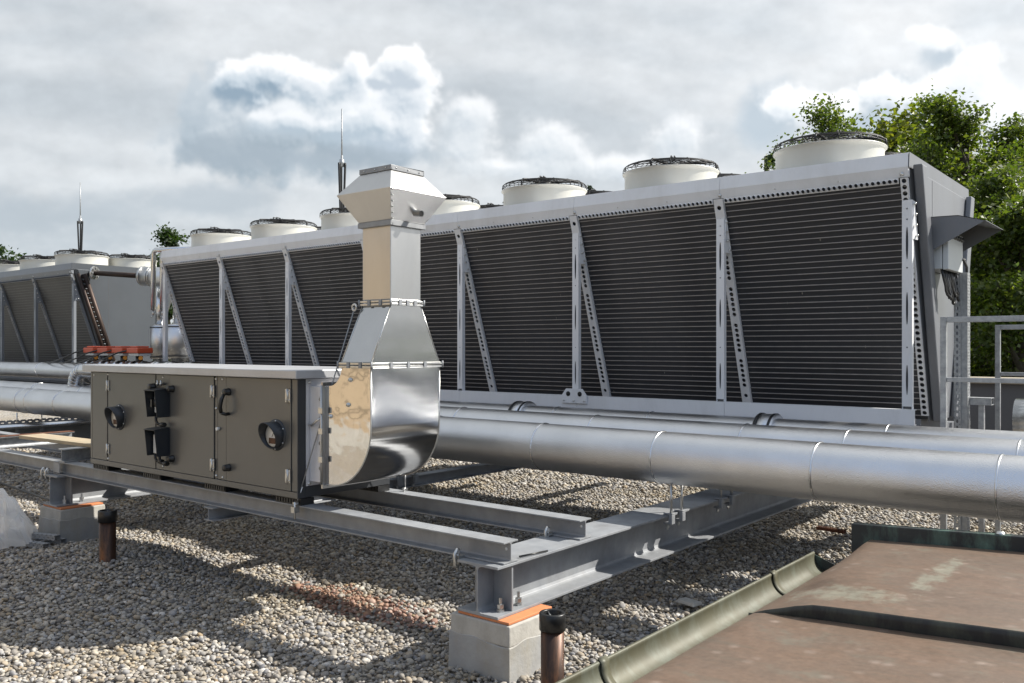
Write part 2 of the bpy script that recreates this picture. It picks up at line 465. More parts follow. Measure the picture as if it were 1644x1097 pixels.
def build_each(mb, name, mats, parent, **kw):
    """one object per loose piece of the builder"""
    par = list(range(len(mb.v)))
    def find(i):
        while par[i] != i: par[i] = par[par[i]]; i = par[i]
        return i
    key = {}
    for i, v in enumerate(mb.v):
        k = (round(v[0], 4), round(v[1], 4), round(v[2], 4))
        if k in key: par[find(i)] = find(key[k])
        else: key[k] = i
    for fc in mb.f:
        a = find(fc[0])
        for i in fc[1:]: par[find(i)] = a
    groups = {}
    for n, fc in enumerate(mb.f): groups.setdefault(find(fc[0]), []).append(n)
    out = []
    for ids in groups.values():
        m2 = MB(); mp = {}
        for n in ids:
            fc = []
            for i in mb.f[n]:
                if i not in mp: mp[i] = len(m2.v); m2.v.append(mb.v[i])
                fc.append(mp[i])
            m2.f.append(fc); m2.m.append(mb.m[n]); m2.s.append(mb.s[n])
        out.append(m2.build(name, mats, parent, **kw))
    return out
def tag(o, label, cat, group=None):
    o['label'] = label; o['category'] = cat
    if group: o['group'] = group
    return o
def thing(name, label, cat, loc=(0, 0, 0), group=None):
    o = bpy.data.objects.new(name, None); COL.objects.link(o)
    o.location = loc; o.empty_display_size = .1
    return tag(o, label, cat, group)
def copy_part(o, parent, delta):
    c = o.copy(); COL.objects.link(c); c.parent = parent
    c.location = o.location + Vector(delta)
    for ch in list(o.children):
        d = ch.copy(); COL.objects.link(d); d.parent = c
    return c

# ------------------------------------------------------------------ camera, sun, sky
CAM_H = 1.7
cam = bpy.data.cameras.new('camera'); co = bpy.data.objects.new('camera', cam); COL.objects.link(co)
TH = math.asin(.6277)
co.location = (0, 0, CAM_H); co.rotation_euler = (R(90), 0, TH)
cam.sensor_width = 36; cam.lens = 36 * 1398 / 1644; cam.shift_y = 9.5 / 1644
cam.clip_start = .05; cam.clip_end = 3000
scene.camera = co

SUN = Vector((.85, 1.0, 1.14)).normalized()
sl = bpy.data.lights.new('sun', 'SUN'); so = bpy.data.objects.new('sun', sl); COL.objects.link(so)
sl.energy = 5.0; sl.angle = R(.55); sl.color = (1, .955, .88)
so.rotation_euler = (-SUN).to_track_quat('-Z', 'Y').to_euler()
so.location = SUN * 40

# sky dome computed pixel by pixel: thin overcast, a cumulus and broken heaps, one equirectangular picture
def sky_pixels(W, H):
    rs = np.random.RandomState(4)
    perm = rs.permutation(512); perm = np.concatenate([perm, perm, perm]).astype(np.int32)
    ga = rs.uniform(0, 2 * PI, 512); GX, GY = np.cos(ga).astype(np.float32), np.sin(ga).astype(np.float32)
    jx, jy = rs.uniform(0, 1, 512).astype(np.float32), rs.uniform(0, 1, 512).astype(np.float32)
    def perlin(x, y, s=0):
        xi = np.floor(x).astype(np.int32); yi = np.floor(y).astype(np.int32)
        xf = x - xi; yf = y - yi
        u = xf * xf * xf * (xf * (xf * 6 - 15) + 10); v = yf * yf * yf * (yf * (yf * 6 - 15) + 10)
        def g(dx, dy):
            h = perm[(perm[(xi + dx + s * 17) & 511] + yi + dy) & 511]
            return GX[h] * (xf - dx) + GY[h] * (yf - dy)
        a = g(0, 0) * (1 - u) + g(1, 0) * u; b = g(0, 1) * (1 - u) + g(1, 1) * u
        return (a * (1 - v) + b * v) * 1.4
    def fbm(x, y, o=6, r=.52, s=0):
        t = 0; a = 1.; n = 0
        for k in range(o):
            t = t + a * perlin(x * 2 ** k + 3.7 * k, y * 2 ** k + 1.3 * k, s + k * 3); n += a; a *= r
        return t / n
    def worley(x, y, s=0):
        xi = np.floor(x).astype(np.int32); yi = np.floor(y).astype(np.int32); best = np.full(x.shape, 9., np.float32)
        for dx in (-1, 0, 1):
            for dy in (-1, 0, 1):
                h = perm[(perm[(xi + dx + s * 29) & 511] + yi + dy) & 511]
                d = (xi + dx + jx[h] - x) ** 2 + (yi + dy + jy[h] - y) ** 2
                best = np.minimum(best, d)
        return np.sqrt(best)
    def billow(x, y, o=4, r=.55, s=0):
        t = 0; a = 1.; n = 0
        for k in range(o):
            t = t + a * (.62 - worley(x * 2.1 ** k, y * 2.1 ** k, s + k * 5)); n += a; a *= r
        return t / n
    def sm(x, a, b):
        t = np.clip((x - a) / (b - a), 0, 1); return (t * t * (3 - 2 * t))
    def lerp(a, b, t): return a + (b - a) * t[..., None]
    C = lambda *c: np.array(c, np.float32)
    az = -((np.arange(W) + .5) / W - .5) * 2 * PI; el = ((np.arange(H) + .5) / H - .5) * PI
    A, E_ = np.meshgrid(az.astype(np.float32), el.astype(np.float32))
    X, Y, Z = np.cos(E_) * np.cos(A), np.cos(E_) * np.sin(A), np.sin(E_)
    fx, fy = -.6277, .778
    F = X * fx + Y * fy; Rr = X * fy - Y * fx            # towards the big cloud, and to its right
    sd = X * SUN.x + Y * SUN.y + Z * SUN.z
    # streaky overcast, on a plane high above
    q = max(1, W // 1024); lo = slice(None, None, q)
    zz = np.maximum(Z[lo, lo], .0) + .20
    a_, b_ = Rr[lo, lo] / zz * .9, F[lo, lo] / zz * 1.0
    a_, b_ = a_ * .93 + b_ * .37, b_ * .93 - a_ * .37
    w1 = fbm(a_ * .8, b_ * .8, 4, s=40)
    st = fbm(a_ * 1.0 + .9 * w1, b_ * 2.1 + .5 * w1, 7, .60)
    if q > 1:
        st = np.kron(st, np.ones((q, q), np.float32))
        for _ in range(q):
            st[:, 1:-1] = (st[:, :-2] + 2 * st[:, 1:-1] + st[:, 2:]) / 4; st[1:-1] = (st[:-2] + 2 * st[1:-1] + st[2:]) / 4
    base = lerp(C(.50, .54, .572), C(.665, .692, .712), sm(st, -.30, .30))
    glow = sm(sd, .28, .86)
    base = lerp(base, lerp(C(.74, .775, .80), C(.93, .935, .935), sm(st, -.30, .24)), glow * .95)
    blue = sm(-F, -.25, .55) * sm(st, .22, -.12)           # broken blue sky away from the sun
    base = lerp(base, C(.30, .44, .72), blue * .85)
    # --- the part of the sky with the heaped clouds
    rows = np.where((el > -.02) & (el < .60))[0]; r0, r1 = rows[0], rows[-1] + 1
    cols = np.where(F[r0] > .70 * np.hypot(F[r0], Rr[r0]))[0]; c0, c1 = cols[0], cols[-1] + 1
    S = (slice(r0, r1), slice(c0, c1))
    U = Rr[S] / F[S]; V = Z[S] / F[S]
    B = base[S].copy()
    def e(px, py, rx, ry): return ((px - 822) / 1398, (558 - py) / 1398, rx / 1398, ry / 1398)
    def shape(U, V, lst):
        r = np.zeros(U.shape, np.float32)
        for cu, cv, ru, rv in lst:
            r += np.exp(5 * np.clip(1 - np.sqrt(((U - cu) / ru) ** 2 + ((V - cv) / rv) ** 2), -1.6, 1))
        return np.log(r + 1e-4) / 5
    def cumulus(B, lst, sc, s, amp, edge, alpha, bright, dark, mid, lx=.5, ly=.86, k=1., belly=None, soft=0.):
        def dens(U, V, o=4, f=7):
            wx = .010 * fbm(U * sc, V * sc, 4, s=s + 3); wy = .010 * fbm(U * sc + 9, V * sc, 4, s=s + 8)
            return shape(U, V, lst) * .9 + amp * (billow((U + wx) * sc, (V + wy) * sc, o, .55, s) * .85 + .55 * fbm(U * sc * .9, V * sc * .9, f, .62, s + 11))
        d = dens(U, V)
        ew = edge
        if soft:                                           # ragged, fading lower side
            ew = edge + soft * (1 - sm(V, (558 - belly[1]) / 1398, (558 - belly[0]) / 1398))
        a = sm(d, 0, ew) * alpha
        tau = 0; st_ = .0075
        for i in range(1, 6):
            tau = tau + np.clip(dens(U + lx * st_ * i, V + ly * st_ * i, 2, 3), 0, .7) * (1.2 - i * .12)
        lit = np.exp(-tau * k)
        rel = np.clip((d - dens(U + lx * .005, V + ly * .005)) * 1.5 + .5, 0, 1)
        lit = np.clip(lit * .80 + (rel - .5) * .50 + .10, 0, 1.2)
        if belly: lit = lit + belly[2] * (sm(V, (558 - belly[1]) / 1398, (558 - belly[0]) / 1398) - .6)
        if belly and len(belly) > 3: lit = lit + belly[3] * sm(U, (belly[4] - 822) / 1398, (belly[5] - 822) / 1398)
        col = lerp(lerp(C(*dark), C(*mid), sm(lit, .05, .42)), C(*bright), sm(lit, .34, .92))
        thin = 1 - sm(d, 0, .5)
        col = lerp(col, B * .3 + col * .7, thin)
        return lerp(B, col, a)
    fl = fbm(U * 12 + .5 * V, V * 22, 7, .62, s=91)
    f2 = fbm(U * 30 + V * 9, V * 46 - U * 6, 6, .66, s=95)
    B = B * (1 + .16 * np.clip(fl, -.6, .6) + .09 * np.clip(f2, -.7, .7))[..., None]
    # low grey bank on the left
    bank = shape(U, V, [e(60, 352, 300, 50), e(330, 325, 120, 40), e(200, 405, 420, 36)]) + .9 * fbm(U * 9, V * 15, 7, .6, s=70)
    B = lerp(B, C(.42, .475, .525), sm(bank, -.15, .8) * .75)
    veil = fbm(U * 6 + 3, V * 14, 7, .6, s=77)
    B = lerp(B, C(.80, .82, .835), sm(veil, .0, .5) * .5 * sm(-V, -.20, -.10))
    B = cumulus(B, [e(755, 185, 52, 44), e(880, 235, 72, 42), e(1085, 222, 56, 40), e(820, 268, 160, 26), e(980, 268, 110, 26), e(745, 240, 60, 40)], 19, 21, 1.0, .8, .85, (.93, .94, .95), (.57, .63, .685), (.72, .76, .79), k=.4)
    W_, D_, M_ = (.95, .955, .96), (.27, .355, .435), (.57, .64, .70)
    # grey body and belly first, then the sunlit heads in front of it
    B = cumulus(B, [e(375, 200, 88, 78), e(440, 218, 150, 66), e(590, 232, 130, 50), e(520, 190, 150, 78), e(340, 235, 60, 36)], 17, 3, 1.0, .34, 1., (.53, .585, .63), (.32, .385, .44), (.43, .495, .55), k=.34, belly=(165, 262, .42), soft=.16)
    B = cumulus(B, [e(372, 172, 34, 26), e(352, 218, 40, 30), e(412, 190, 30, 22)], 23, 61, 1.1, .6, .75, (.70, .74, .77), (.46, .52, .57), (.60, .65, .69), k=.5, belly=(150, 240, .3), soft=.5)
    B = cumulus(B, [e(640, 200, 62, 62), e(655, 150, 48, 50), e(620, 225, 60, 30)], 19, 9, 1.0, .30, 1., W_, (.46, .53, .60), (.70, .745, .785), k=.65, belly=(150, 262, .22), soft=.4)
    B = cumulus(B, [e(385, 138, 52, 36), e(440, 128, 56, 38), e(415, 165, 40, 22)], 19, 14, 1.0, .30, 1., W_, D_, M_, k=.85, belly=(95, 195, .35), soft=.6)
    B = cumulus(B, [e(500, 150, 46, 44), e(555, 160, 46, 40), e(575, 120, 24, 34), e(540, 185, 60, 26)], 19, 27, .95, .30, 1., W_, (.42, .50, .57), (.66, .71, .755), k=.75, belly=(100, 205, .30), soft=.5)
    B = cumulus(B, [e(470, 180, 66, 34), e(560, 195, 70, 34)], 17, 51, 1.0, .5, .8, (.88, .90, .915), (.46, .54, .61), (.68, .73, .77), k=.5, belly=(130, 235, .3), soft=.5)
    belly = shape(U, V, [e(440, 252, 150, 24), e(560, 255, 120, 20), e(345, 240, 60, 30)]) + .9 * fbm(U * 14, V * 20, 6, .6, s=83)
    B = lerp(B, C(.36, .42, .475), sm(belly, -.1, .7) * .8)
    B = cumulus(B, [e(646, 108, 40, 34), e(668, 122, 26, 26), e(610, 128, 34, 24)], 21, 36, .9, .22, 1., (.985, .985, .985), (.52, .58, .64), (.74, .78, .81), k=.75, belly=(75, 165, .25), soft=.4)
    B = cumulus(B, [e(470, 200, 66, 26), e(545, 208, 66, 24), e(610, 200, 50, 30)], 21, 44, 1.1, .45, .9, (.86, .88, .90), (.42, .50, .57), (.62, .68, .73), k=.8, belly=(160, 240, .3), soft=.5)
    gap = shape(U, V, [e(1228, 200, 52, 62), e(1450, 172, 100, 46), e(1520, 92, 44, 34), e(1385, 205, 70, 40)]) + .9 * fbm(U * 11, V * 11, 7, .6, s=55)
    B = lerp(B, C(.47, .545, .61), sm(gap, -.15, .6) * .85)
    B = cumulus(B, [e(1275, 168, 66, 34), e(1350, 175, 56, 28), e(1430, 150, 56, 26), e(1500, 62, 44, 26), e(1560, 130, 70, 56), e(1610, 190, 60, 60), e(1500, 140, 46, 24)], 19, 33, 1.15, .5, .95, (1.0, 1.0, .995), (.66, .715, .765), (.86, .885, .90), lx=.4, ly=.9, k=.4)
    ed = np.minimum(sm(U, U.min() + .02, U.min() + .12), 1 - sm(U, U.max() - .12, U.max() - .02)) * (1 - sm(V, V.max() - .12, V.max() - .02))
    base[S] = lerp(base[S], B, ed)
    return lerp(base, np.broadcast_to(C(.60, .645, .68), base.shape), (1 - sm(Z, -.02, .07)) * .9)

def build_world():
    W, H = SKY_W, SKY_W // 2
    base = sky_pixels(W, H)
    img = bpy.data.images.new('cloudy_sky', W, H, float_buffer=True, alpha=False)
    img.colorspace_settings.name = 'Linear Rec.709'
    out = np.ones((H, W, 4), np.float32); out[..., :3] = base
    img.pixels.foreach_set(out.ravel()); img.update()
    w = bpy.data.worlds.new('World'); scene.world = w; w.use_nodes = True
    nt = w.node_tree
    bg = nt.nodes['Background']; outn = nt.nodes['World Output']
    sky = nt.nodes.new('ShaderNodeTexSky'); sky.sky_type = 'NISHITA'; sky.sun_disc = False
    sky.sun_elevation = math.asin(SUN.z); sky.sun_rotation = math.atan2(SUN.x, SUN.y)
    sky.air_density = 1; sky.dust_density = 1.2
    link(nt, sky.outputs[0], bg.inputs[0]); bg.inputs[1].default_value = .08
    env = nt.nodes.new('ShaderNodeTexEnvironment'); env.image = img; env.interpolation = 'Cubic'
    tc = nt.nodes.new('ShaderNodeTexCoord'); link(nt, tc.outputs['Generated'], env.inputs['Vector'])
    bg2 = nt.nodes.new('ShaderNodeBackground'); link(nt, env.outputs[0], bg2.inputs[0]); bg2.inputs[1].default_value = SKY_K
    ms = nt.nodes.new('ShaderNodeMixShader'); ms.inputs[0].default_value = .93
    link(nt, bg.outputs[0], ms.inputs[1]); link(nt, bg2.outputs[0], ms.inputs[2])
    link(nt, ms.outputs[0], outn.inputs[0])
    w.cycles.sampling_method = 'MANUAL'; w.cycles.sample_map_resolution = 512
SKY_K = .71; SKY_W = 4096
build_world()
scene.view_settings.view_transform = 'Standard'; scene.view_settings.look = 'None'
scene.view_settings.exposure = .75; scene.view_settings.gamma = 1
scene.cycles.max_bounces = 6; scene.cycles.diffuse_bounces = 3; scene.cycles.glossy_bounces = 4
scene.cycles.transparent_max_bounces = 8; scene.cycles.caustics_reflective = False; scene.cycles.caustics_refractive = False
scene.cycles.use_denoising = True

# ------------------------------------------------------------------ ground and gravel
def hz(x, y):
    h = .022 * mnoise.noise((x * .9, y * .9, 3.1)) + .012 * mnoise.noise((x * 2.6, y * 2.6, 8.))
    d = ((x + 6.55) / .75) ** 2 + ((y - 3.15) / .55) ** 2
    h += .13 * math.exp(-d)
    return h

def ground():
    xs = sorted(set([-3000, -60] + [round(-24 + .12 * i, 3) for i in range(int(27 / .12))] + [30]))
    n = 0
    mb = MB()
    nx, ny = 226, 110
    X0, X1, Y0, Y1 = -24, 3, -2.45, 11
    vs = []
    for j in range(ny + 1):
        for i in range(nx + 1):
            x = X0 + (X1 - X0) * i / nx; y = Y0 + (Y1 - Y0) * j / ny
            vs.append((x, y, hz(x, y) - .018))
    mb.add(vs, [(j * (nx + 1) + i, j * (nx + 1) + i + 1, (j + 1) * (nx + 1) + i + 1, (j + 1) * (nx + 1) + i) for j in range(ny) for i in range(nx)], 0, True)
    # the rest of the roof round it, as one sheet
    zz = -.02
    ox0, ox1, oy0, oy1 = -60, 16, -6, 15
    mb.add([(ox0, oy0, zz), (ox1, oy0, zz), (ox1, oy1, zz), (ox0, oy1, zz), (X0, Y0, zz), (X1, Y0, zz), (X1, Y1, zz), (X0, Y1, zz)],
           [(0, 1, 5, 4), (1, 2, 6, 5), (2, 3, 7, 6), (3, 0, 4, 7)], 0)
    mb.build('gravel_roof', 'bed', kind='structure', fix=False)
    t = MB()
    vs = []; K = 60; S = 2400
    def th(x, y):
        r = math.hypot(x, y)
        ang = math.atan2(x, y)            # from +Y towards +X
        hill = 62 * math.exp(-((ang + .02) / .34) ** 2) * max(0, min(1, (r - 60) / 200)) * (1 + .12 * math.sin(ang * 31) + .1 * math.sin(r * .02))
        return -9 + hill * max(0, 1 - max(0, r - 420) / 900)
    def g(i): q = (i / K) * 2 - 1; return math.copysign(abs(q) ** 2.2, q) * S
    for j in range(K + 1):
        for i in range(K + 1):
            x, y = g(i), g(j); vs.append((x, y, th(x, y)))
    t.add(vs, [(j * (K + 1) + i, j * (K + 1) + i + 1, (j + 1) * (K + 1) + i + 1, (j + 1) * (K + 1) + i) for j in range(K) for i in range(K)], 0, True)
    t.build('terrain', 'terrain', kind='structure', fix=False)
    return th
TERR = ground()

def ico(sub):
    import bmesh
    bm = bmesh.new(); bmesh.ops.create_icosphere(bm, subdivisions=sub, radius=1)
    v = np.array([x.co[:] for x in bm.verts], dtype=np.float32)
    f = np.array([[q.index for q in p.verts] for p in bm.faces], dtype=np.int32)
    bm.free(); return v, f

def pebbles():
    rng = np.random.default_rng(11)
    allv = []; allf = []; base = 0
    fwd = np.array([-.6277, .778]); rgt = np.array([.7786, .628])
    for lo, hi, sp, sub, smin, smax in ((1.6, 6.6, .0275, 2, .0085, .0235), (6.6, 10.5, .033, 1, .013, .028), (10.5, 19., .05, 1, .023, .040)):
        gx = np.arange(-21, 2.2, sp); gy = np.arange(-.6, 10.5, sp * .9)
        P = np.stack(np.meshgrid(gx, gy), -1)
        P[1::2, :, 0] += sp / 2
        P = P.reshape(-1, 2) + rng.uniform(-.42, .42, (P.size // 2, 2)) * sp
        d = P @ fwd; r = P @ rgt
        ok = (d >= lo) & (d < hi) & (r > -.66 * d - .5) & (r < .64 * d + .6)
        ok &= ~((P[:, 0] > -1.62) & (P[:, 1] < 4.7))
        ok &= ~((P[:, 1] < 1.2) & (P[:, 0] > -3.2))
        P = P[ok]; n = len(P)
        big = rng.random(n)
        a = smin + (smax - smin) * big ** 1.9 * np.where(rng.random(n) < .05, 1.45, 1.)
        b = a * rng.uniform(.6, .95, n); c = a * rng.uniform(.38, .7, n)
        yaw = rng.uniform(0, 2 * PI, n); tx = rng.normal(0, .33, n); ty = rng.normal(0, .33, n)
        v, f = ico(sub)
        V = np.repeat(v[None], n, 0)
        # knobbly: push each pebble along a few random directions
        for q in range(3):
            dr = rng.normal(size=(n, 3)).astype(np.float32); dr /= np.linalg.norm(dr, axis=1, keepdims=True)
            dt = np.einsum('nvk,nk->nv', V, dr)
            V = V + (rng.uniform(-.16, .16, n)[:, None] * dt ** 2)[..., None] * dr[:, None, :]
        V = V * np.stack([a, b, c], -1)[:, None, :]
        cy, sy = np.cos(yaw), np.sin(yaw)
        cx, sx_ = np.cos(tx), np.sin(tx); cyy, syy = np.cos(ty), np.sin(ty)
        x, y, z = V[..., 0], V[..., 1], V[..., 2]
        y, z = y * cx[:, None] - z * sx_[:, None], y * sx_[:, None] + z * cx[:, None]
        x, z = x * cyy[:, None] + z * syy[:, None], -x * syy[:, None] + z * cyy[:, None]
        x, y = x * cy[:, None] - y * sy[:, None], x * sy[:, None] + y * cy[:, None]
        h = np.array([hz(px, py) for px, py in P])
        zz = h - .012 + rng.uniform(-.006, .012, n) + c * .5
        V = np.stack([x + P[:, 0:1], y + P[:, 1:2], z + zz[:, None]], -1).astype(np.float32)
        allv.append(V.reshape(-1, 3))
        F = (f[None] + (np.arange(n) * len(v))[:, None, None]).reshape(-1, 3) + base
        allf.append(F); base += n * len(v)
    V = np.concatenate(allv); F = np.concatenate(allf).astype(np.int32)
    me = bpy.data.meshes.new('pebbles')
    me.vertices.add(len(V)); me.vertices.foreach_set('co', V.ravel())
    me.loops.add(F.size); me.loops.foreach_set('vertex_index', F.ravel())
    me.polygons.add(len(F))
    me.polygons.foreach_set('loop_start', np.arange(0, F.size, 3, dtype=np.int32))
    me.polygons.foreach_set('loop_total', np.full(len(F), 3, dtype=np.int32))
    me.polygons.foreach_set('use_smooth', np.ones(len(F), dtype=bool))
    me.update(calc_edges=True)
    me.materials.append(M['pebble'])
    o = bpy.data.objects.new('pebbles', me); COL.objects.link(o)
    o['kind'] = 'stuff'; o['label'] = 'rounded river pebbles covering the flat roof'
    o['category'] = 'gravel'
pebbles()

# ------------------------------------------------------------------ dry coolers
PITCH = 1.515; YC = 6.95; CZ = .336   # coil plane leans back CZ metres per metre down
def coil_y(z): return YC + .01 + (2.97 - z) * CZ
ZB = 1.12                              # lower end of the coil

def make_cooler(label, x1, n, hood, tones, ends, group):
    x0 = x1 - n * PITCH
    white, grey, coil, tubem = tones
    root = thing('dry_cooler', label, 'dry cooler', ((x0 + x1) / 2, 7.95, 0), group)
    ym = 7.95; yb = 2 * ym - YC + .015
    # roof deck and folded fascia
    mb = MB()
    prof = [(YC - .022, 3.055), (YC - .006, 3.162), (yb - .014, 3.162), (yb + .002, 3.055), (yb - .022, 2.981), (yb - .05, 2.981), (yb - .03, 3.05), (yb - .03, 3.12), (YC + .03, 3.12), (YC + .03, 3.05), (YC + .03, 2.981), (YC - .002, 2.981)]
    segs = n
    for k in range(segs):
        a = x0 - .02 + (x1 - x0 + .04) * k / segs; b = x0 - .02 + (x1 - x0 + .04) * (k + 1) / segs - .003
        mb.prism([(a, y, z) for y, z in prof], (b - a, 0, 0))
    mb.build('roof_deck', white, root)
    for xe, sg in ((x1, 1), (x0, -1)):
        mb = MB(); mb.prism([(xe + sg * .0215, y, z) for y, z in ((YC - .023, 3.05), (YC - .007, 3.164), (yb - .013, 3.164), (yb + .003, 3.05))], (sg * .004, 0, 0))
        mb.build('end_flashing', grey, root)
    # screws on the fascia
    mb = MB()
    for k in range(n + 1):
        mb.lathe([(0, -.012), (.014, -.012), (.016, 0)], (x1 - k * PITCH + (.01 if k else -.03), YC - .006, 3.005), 10, axis='Y')
    for k in range(n):
        for q in (.33, .67):
            mb.lathe([(0, -.006), (.006, -.006), (.007, 0)], (x1 - (k + q) * PITCH, YC - .006, 3.005), 8, axis='Y')
    build_each(mb, 'fascia_screw', 'zinc', root)
    # perforated rail under the fascia, on the coil plane
    un = Vector((0, CZ, -1)).normalized()          # down the coil
    for k in range(n):
        mb = MB()
        a = x1 - (k + 1) * PITCH + .05; L = PITCH - .10
        c = int(L / .0415)
        z0 = 2.978
        mb.plate((a, coil_y(z0) - .028, z0), (1, 0, 0), un, [(L / c, (.0145, .0150))] * c, .047, .012)
        o = mb.build('perforated_rail', white, root, fix=False)
    # the coils, front and back, with their tubes
    for side in (0, 1):
        mb = MB()
        f = (lambda y: y) if side == 0 else (lambda y: 2 * ym - y)
        yt, yl = coil_y(3.02), coil_y(ZB)
        vs = [(x0, f(yt), 3.02), (x1, f(yt), 3.02), (x1, f(yl), ZB), (x0, f(yl), ZB)]
        vs += [(x, f(f(y) + .10) if side else y + .10, z) for x, y, z in vs]
        mb.add(vs, [(0, 1, 2, 3), (7, 6, 5, 4), (0, 4, 5, 1), (1, 5, 6, 2), (2, 6, 7, 3), (3, 7, 4, 0)], 0)
        nt_ = 39
        for q in range(nt_):
            z = 2.915 - (2.915 - ZB - .03) * q / (nt_ - 1)
            y = coil_y(z)
            if side == 0:
                mb.prism([(x0 + .005, y - .003, z + .0042), (x0 + .005, y - .010, z + .0034), (x0 + .005, y - .010, z - .0034), (x0 + .005, y - .003, z - .0042)], (x1 - x0 - .01, 0, 0), 1)
        mb.build('coil', [coil, tubem], root)
    # uprights and leaning struts with gussets
    for k in range(n + 1):
        px = x1 - k * PITCH
        pw = .036
        mb = MB()
        yf = YC + .02
        cells = [(.05, None), (.03, (.006, .006)), (.05, None), (.03, (.006, .006)), (.035, None), (.26, (.009, .125)), (.04, None), (.03, (.006, .006)), (.16, None),
                 (.26, (.008, .125)), (.15, None), (.03, (.006, .006)), (.10, None), (.26, (.008, .115)), (.06, None)]
        tot = sum(c[0] for c in cells)
        top = 2.81; bot = 1.234
        cells.append((top - bot - tot - .03 if top - bot - tot > .05 else .01, None))
        # strip runs downwards: u = -z, so the plate's own hole radii are (along, across)
        cells = [(l, (h[1], h[0]) if h else None) for l, h in cells]
        mb.plate((px - pw, yf, top), (0, 0, -1), (1, 0, 0), cells, 2 * pw, .004)
        for sgn in (-1, 1):
            xa = px + sgn * pw
            mb.box(min(xa, xa - sgn * .004), max(xa, xa - sgn * .004), yf + .001, yf + .045, bot, top)
        mb.box(px - pw + .004, px + pw - .004, yf + .03, yf + .034, bot, top, 1)
        mb.build('upright', [white, grey], root, fix=False)
        # strut: perforated plate facing outwards, flanges behind
        mb = MB()
        sw = .042
        zt, zl = 2.972, 1.15
        length = (zt - zl) * math.hypot(1, CZ)
        cells = [(.05, None), (.056, (.020, .020)), (.055, None), (.03, (.008, .008)), (.055, None), (.056, (.020, .020)), (.19, None)]
        rem = length - sum(c[0] for c in cells)
        i = 0
        while rem > .12:
            L = .0465
            if i % 6 == 5: cells.append((.055, None)); rem -= .055
            cells.append((L, (.0185, .0185))); rem -= L; i += 1
        cells.append((max(rem, .01), None))
        sx = px + (0 if k not in (0, n) else (.004 if k == 0 else -.0))
        if k == 0:                                  # the end strip is narrow and sits at the coil's end
            sx = px - .012; sw = .026
            L2 = length; c = int(L2 / .0475)
            cells = [(L2 / c, (.0175, .0175))] * c
        mb.plate((sx - sw, coil_y(zt) - .036, zt), un, (1, 0, 0), cells, 2 * sw, .010)
        for sgn in (-1, 1):
            xa = sx + sgn * sw
            q = [(xa, coil_y(zt) - .035, zt), (xa, coil_y(zl) - .035, zl), (xa, coil_y(zl) + .0, zl), (xa, coil_y(zt) + .0, zt)]
            mb.prism(q, (-sgn * .004, 0, 0))
        mb.build('strut', white, root, fix=False)
        # gusset between upright and strut
        mb = MB()
        g0 = px + pw - .002
        zu, zd = 2.80, 2.515
        q = [(g0, yf + .012, zu), (g0 + .014, coil_y(zu) - .03, zu), (g0 + .014, coil_y(zd) - .03, zd), (g0, yf + .012, zd)]
        mb.prism(q, (.004, 0, 0))
        mb.build('gusset', white, root)
        mb = MB()
        for bz in (2.78, 2.70, 2.62, 2.545):
            yb_ = (yf + coil_y(bz) - .03) / 2 + (.02 if bz < 2.6 else 0)
            mb.lathe([(0, .012), (.009, .012), (.010, 0)], (g0 + .018, yb_, bz), 8, axis='X')
        build_each(mb, 'gusset_bolt', 'zinc', root)
    # bottom rail and plinth legs
    mb = MB()
    for k in range(n):
        a = x1 + .06 - (k + 1) * (x1 - x0 + .12) / n; b = a + (x1 - x0 + .12) / n - .003
        mb.prism([(a, YC + .012, 1.233), (a, YC + .012, 1.115), (a, YC + .06, 1.115), (a, YC + .06, 1.12), (a, YC + .017, 1.12), (a, YC + .017, 1.228), (a, YC + .06, 1.228), (a, YC + .06, 1.233)], (b - a, 0, 0))
    mb.build('bottom_rail', white, root)
    mb = MB()
    mb.box(x0 + .05, x1 - .05, coil_y(ZB) - .02, 2 * ym - coil_y(ZB) + .02, ZB - .10, ZB - .002)
    for k in range(n + 1):
        px = x1 - k * PITCH + (-.1 if k == 0 else (.1 if k == n else 0))
        mb.box(px - .04, px + .04, YC + .07, 8.86, ZB - .22, ZB - .104)
    for px in (-3.0, -8.02, -13.15, -16.9, -20.5):
        if x0 < px < x1:
            for yy in (YC + .35, 8.6): mb.box(px - .09, px + .09, yy - .09, yy + .09, .571, ZB - .222)
    mb.box(x0 + .02, x1 - .02, 7.6, 7.7, ZB - .34, ZB - .2205); mb.box(x0 + .02, x1 - .02, 8.2, 8.3, ZB - .34, ZB - .2205)
    mb.build('base_frame', grey, root)
    # lifting plate in the middle
    if hood:
        mb = MB()
        cx = x1 - 2 * PITCH
        pl = [(-.145, 1.16), (-.145, 1.235), (-.095, 1.30), (.095, 1.30), (.145, 1.235), (.145, 1.16)]
        yq = YC - .004
        outer = [(cx + a, yq, z) for a, z in pl]
        for sgn in (-1, 1):
            mb.lathe([(.0, .0), (.024, 0.), (.024, .004)], (cx + sgn * .068, yq - .003, 1.25), 14, 1, axis='Y')
        mb.prism(outer, (0, .012, 0))
        for ax in (-.12, 0, .12):
            mb.lathe([(0, -.01), (.008, -.01), (.009, 0)], (cx + ax, yq, 1.185), 8, 2, axis='Y')
        mb.build('lifting_bracket', [white, 'blackgal', 'zinc'], root)
    # end walls: V shaped panel with a folded rim
    def vpoly(x, t=0., zt=3.07, zb=1.10):
        return [(x, YC + .03 + t, zt), (x, 2 * ym - YC - .03 - t, zt), (x, 2 * ym - coil_y(zb) - .0 - t, zb), (x, coil_y(zb) + .0 + t, zb)]
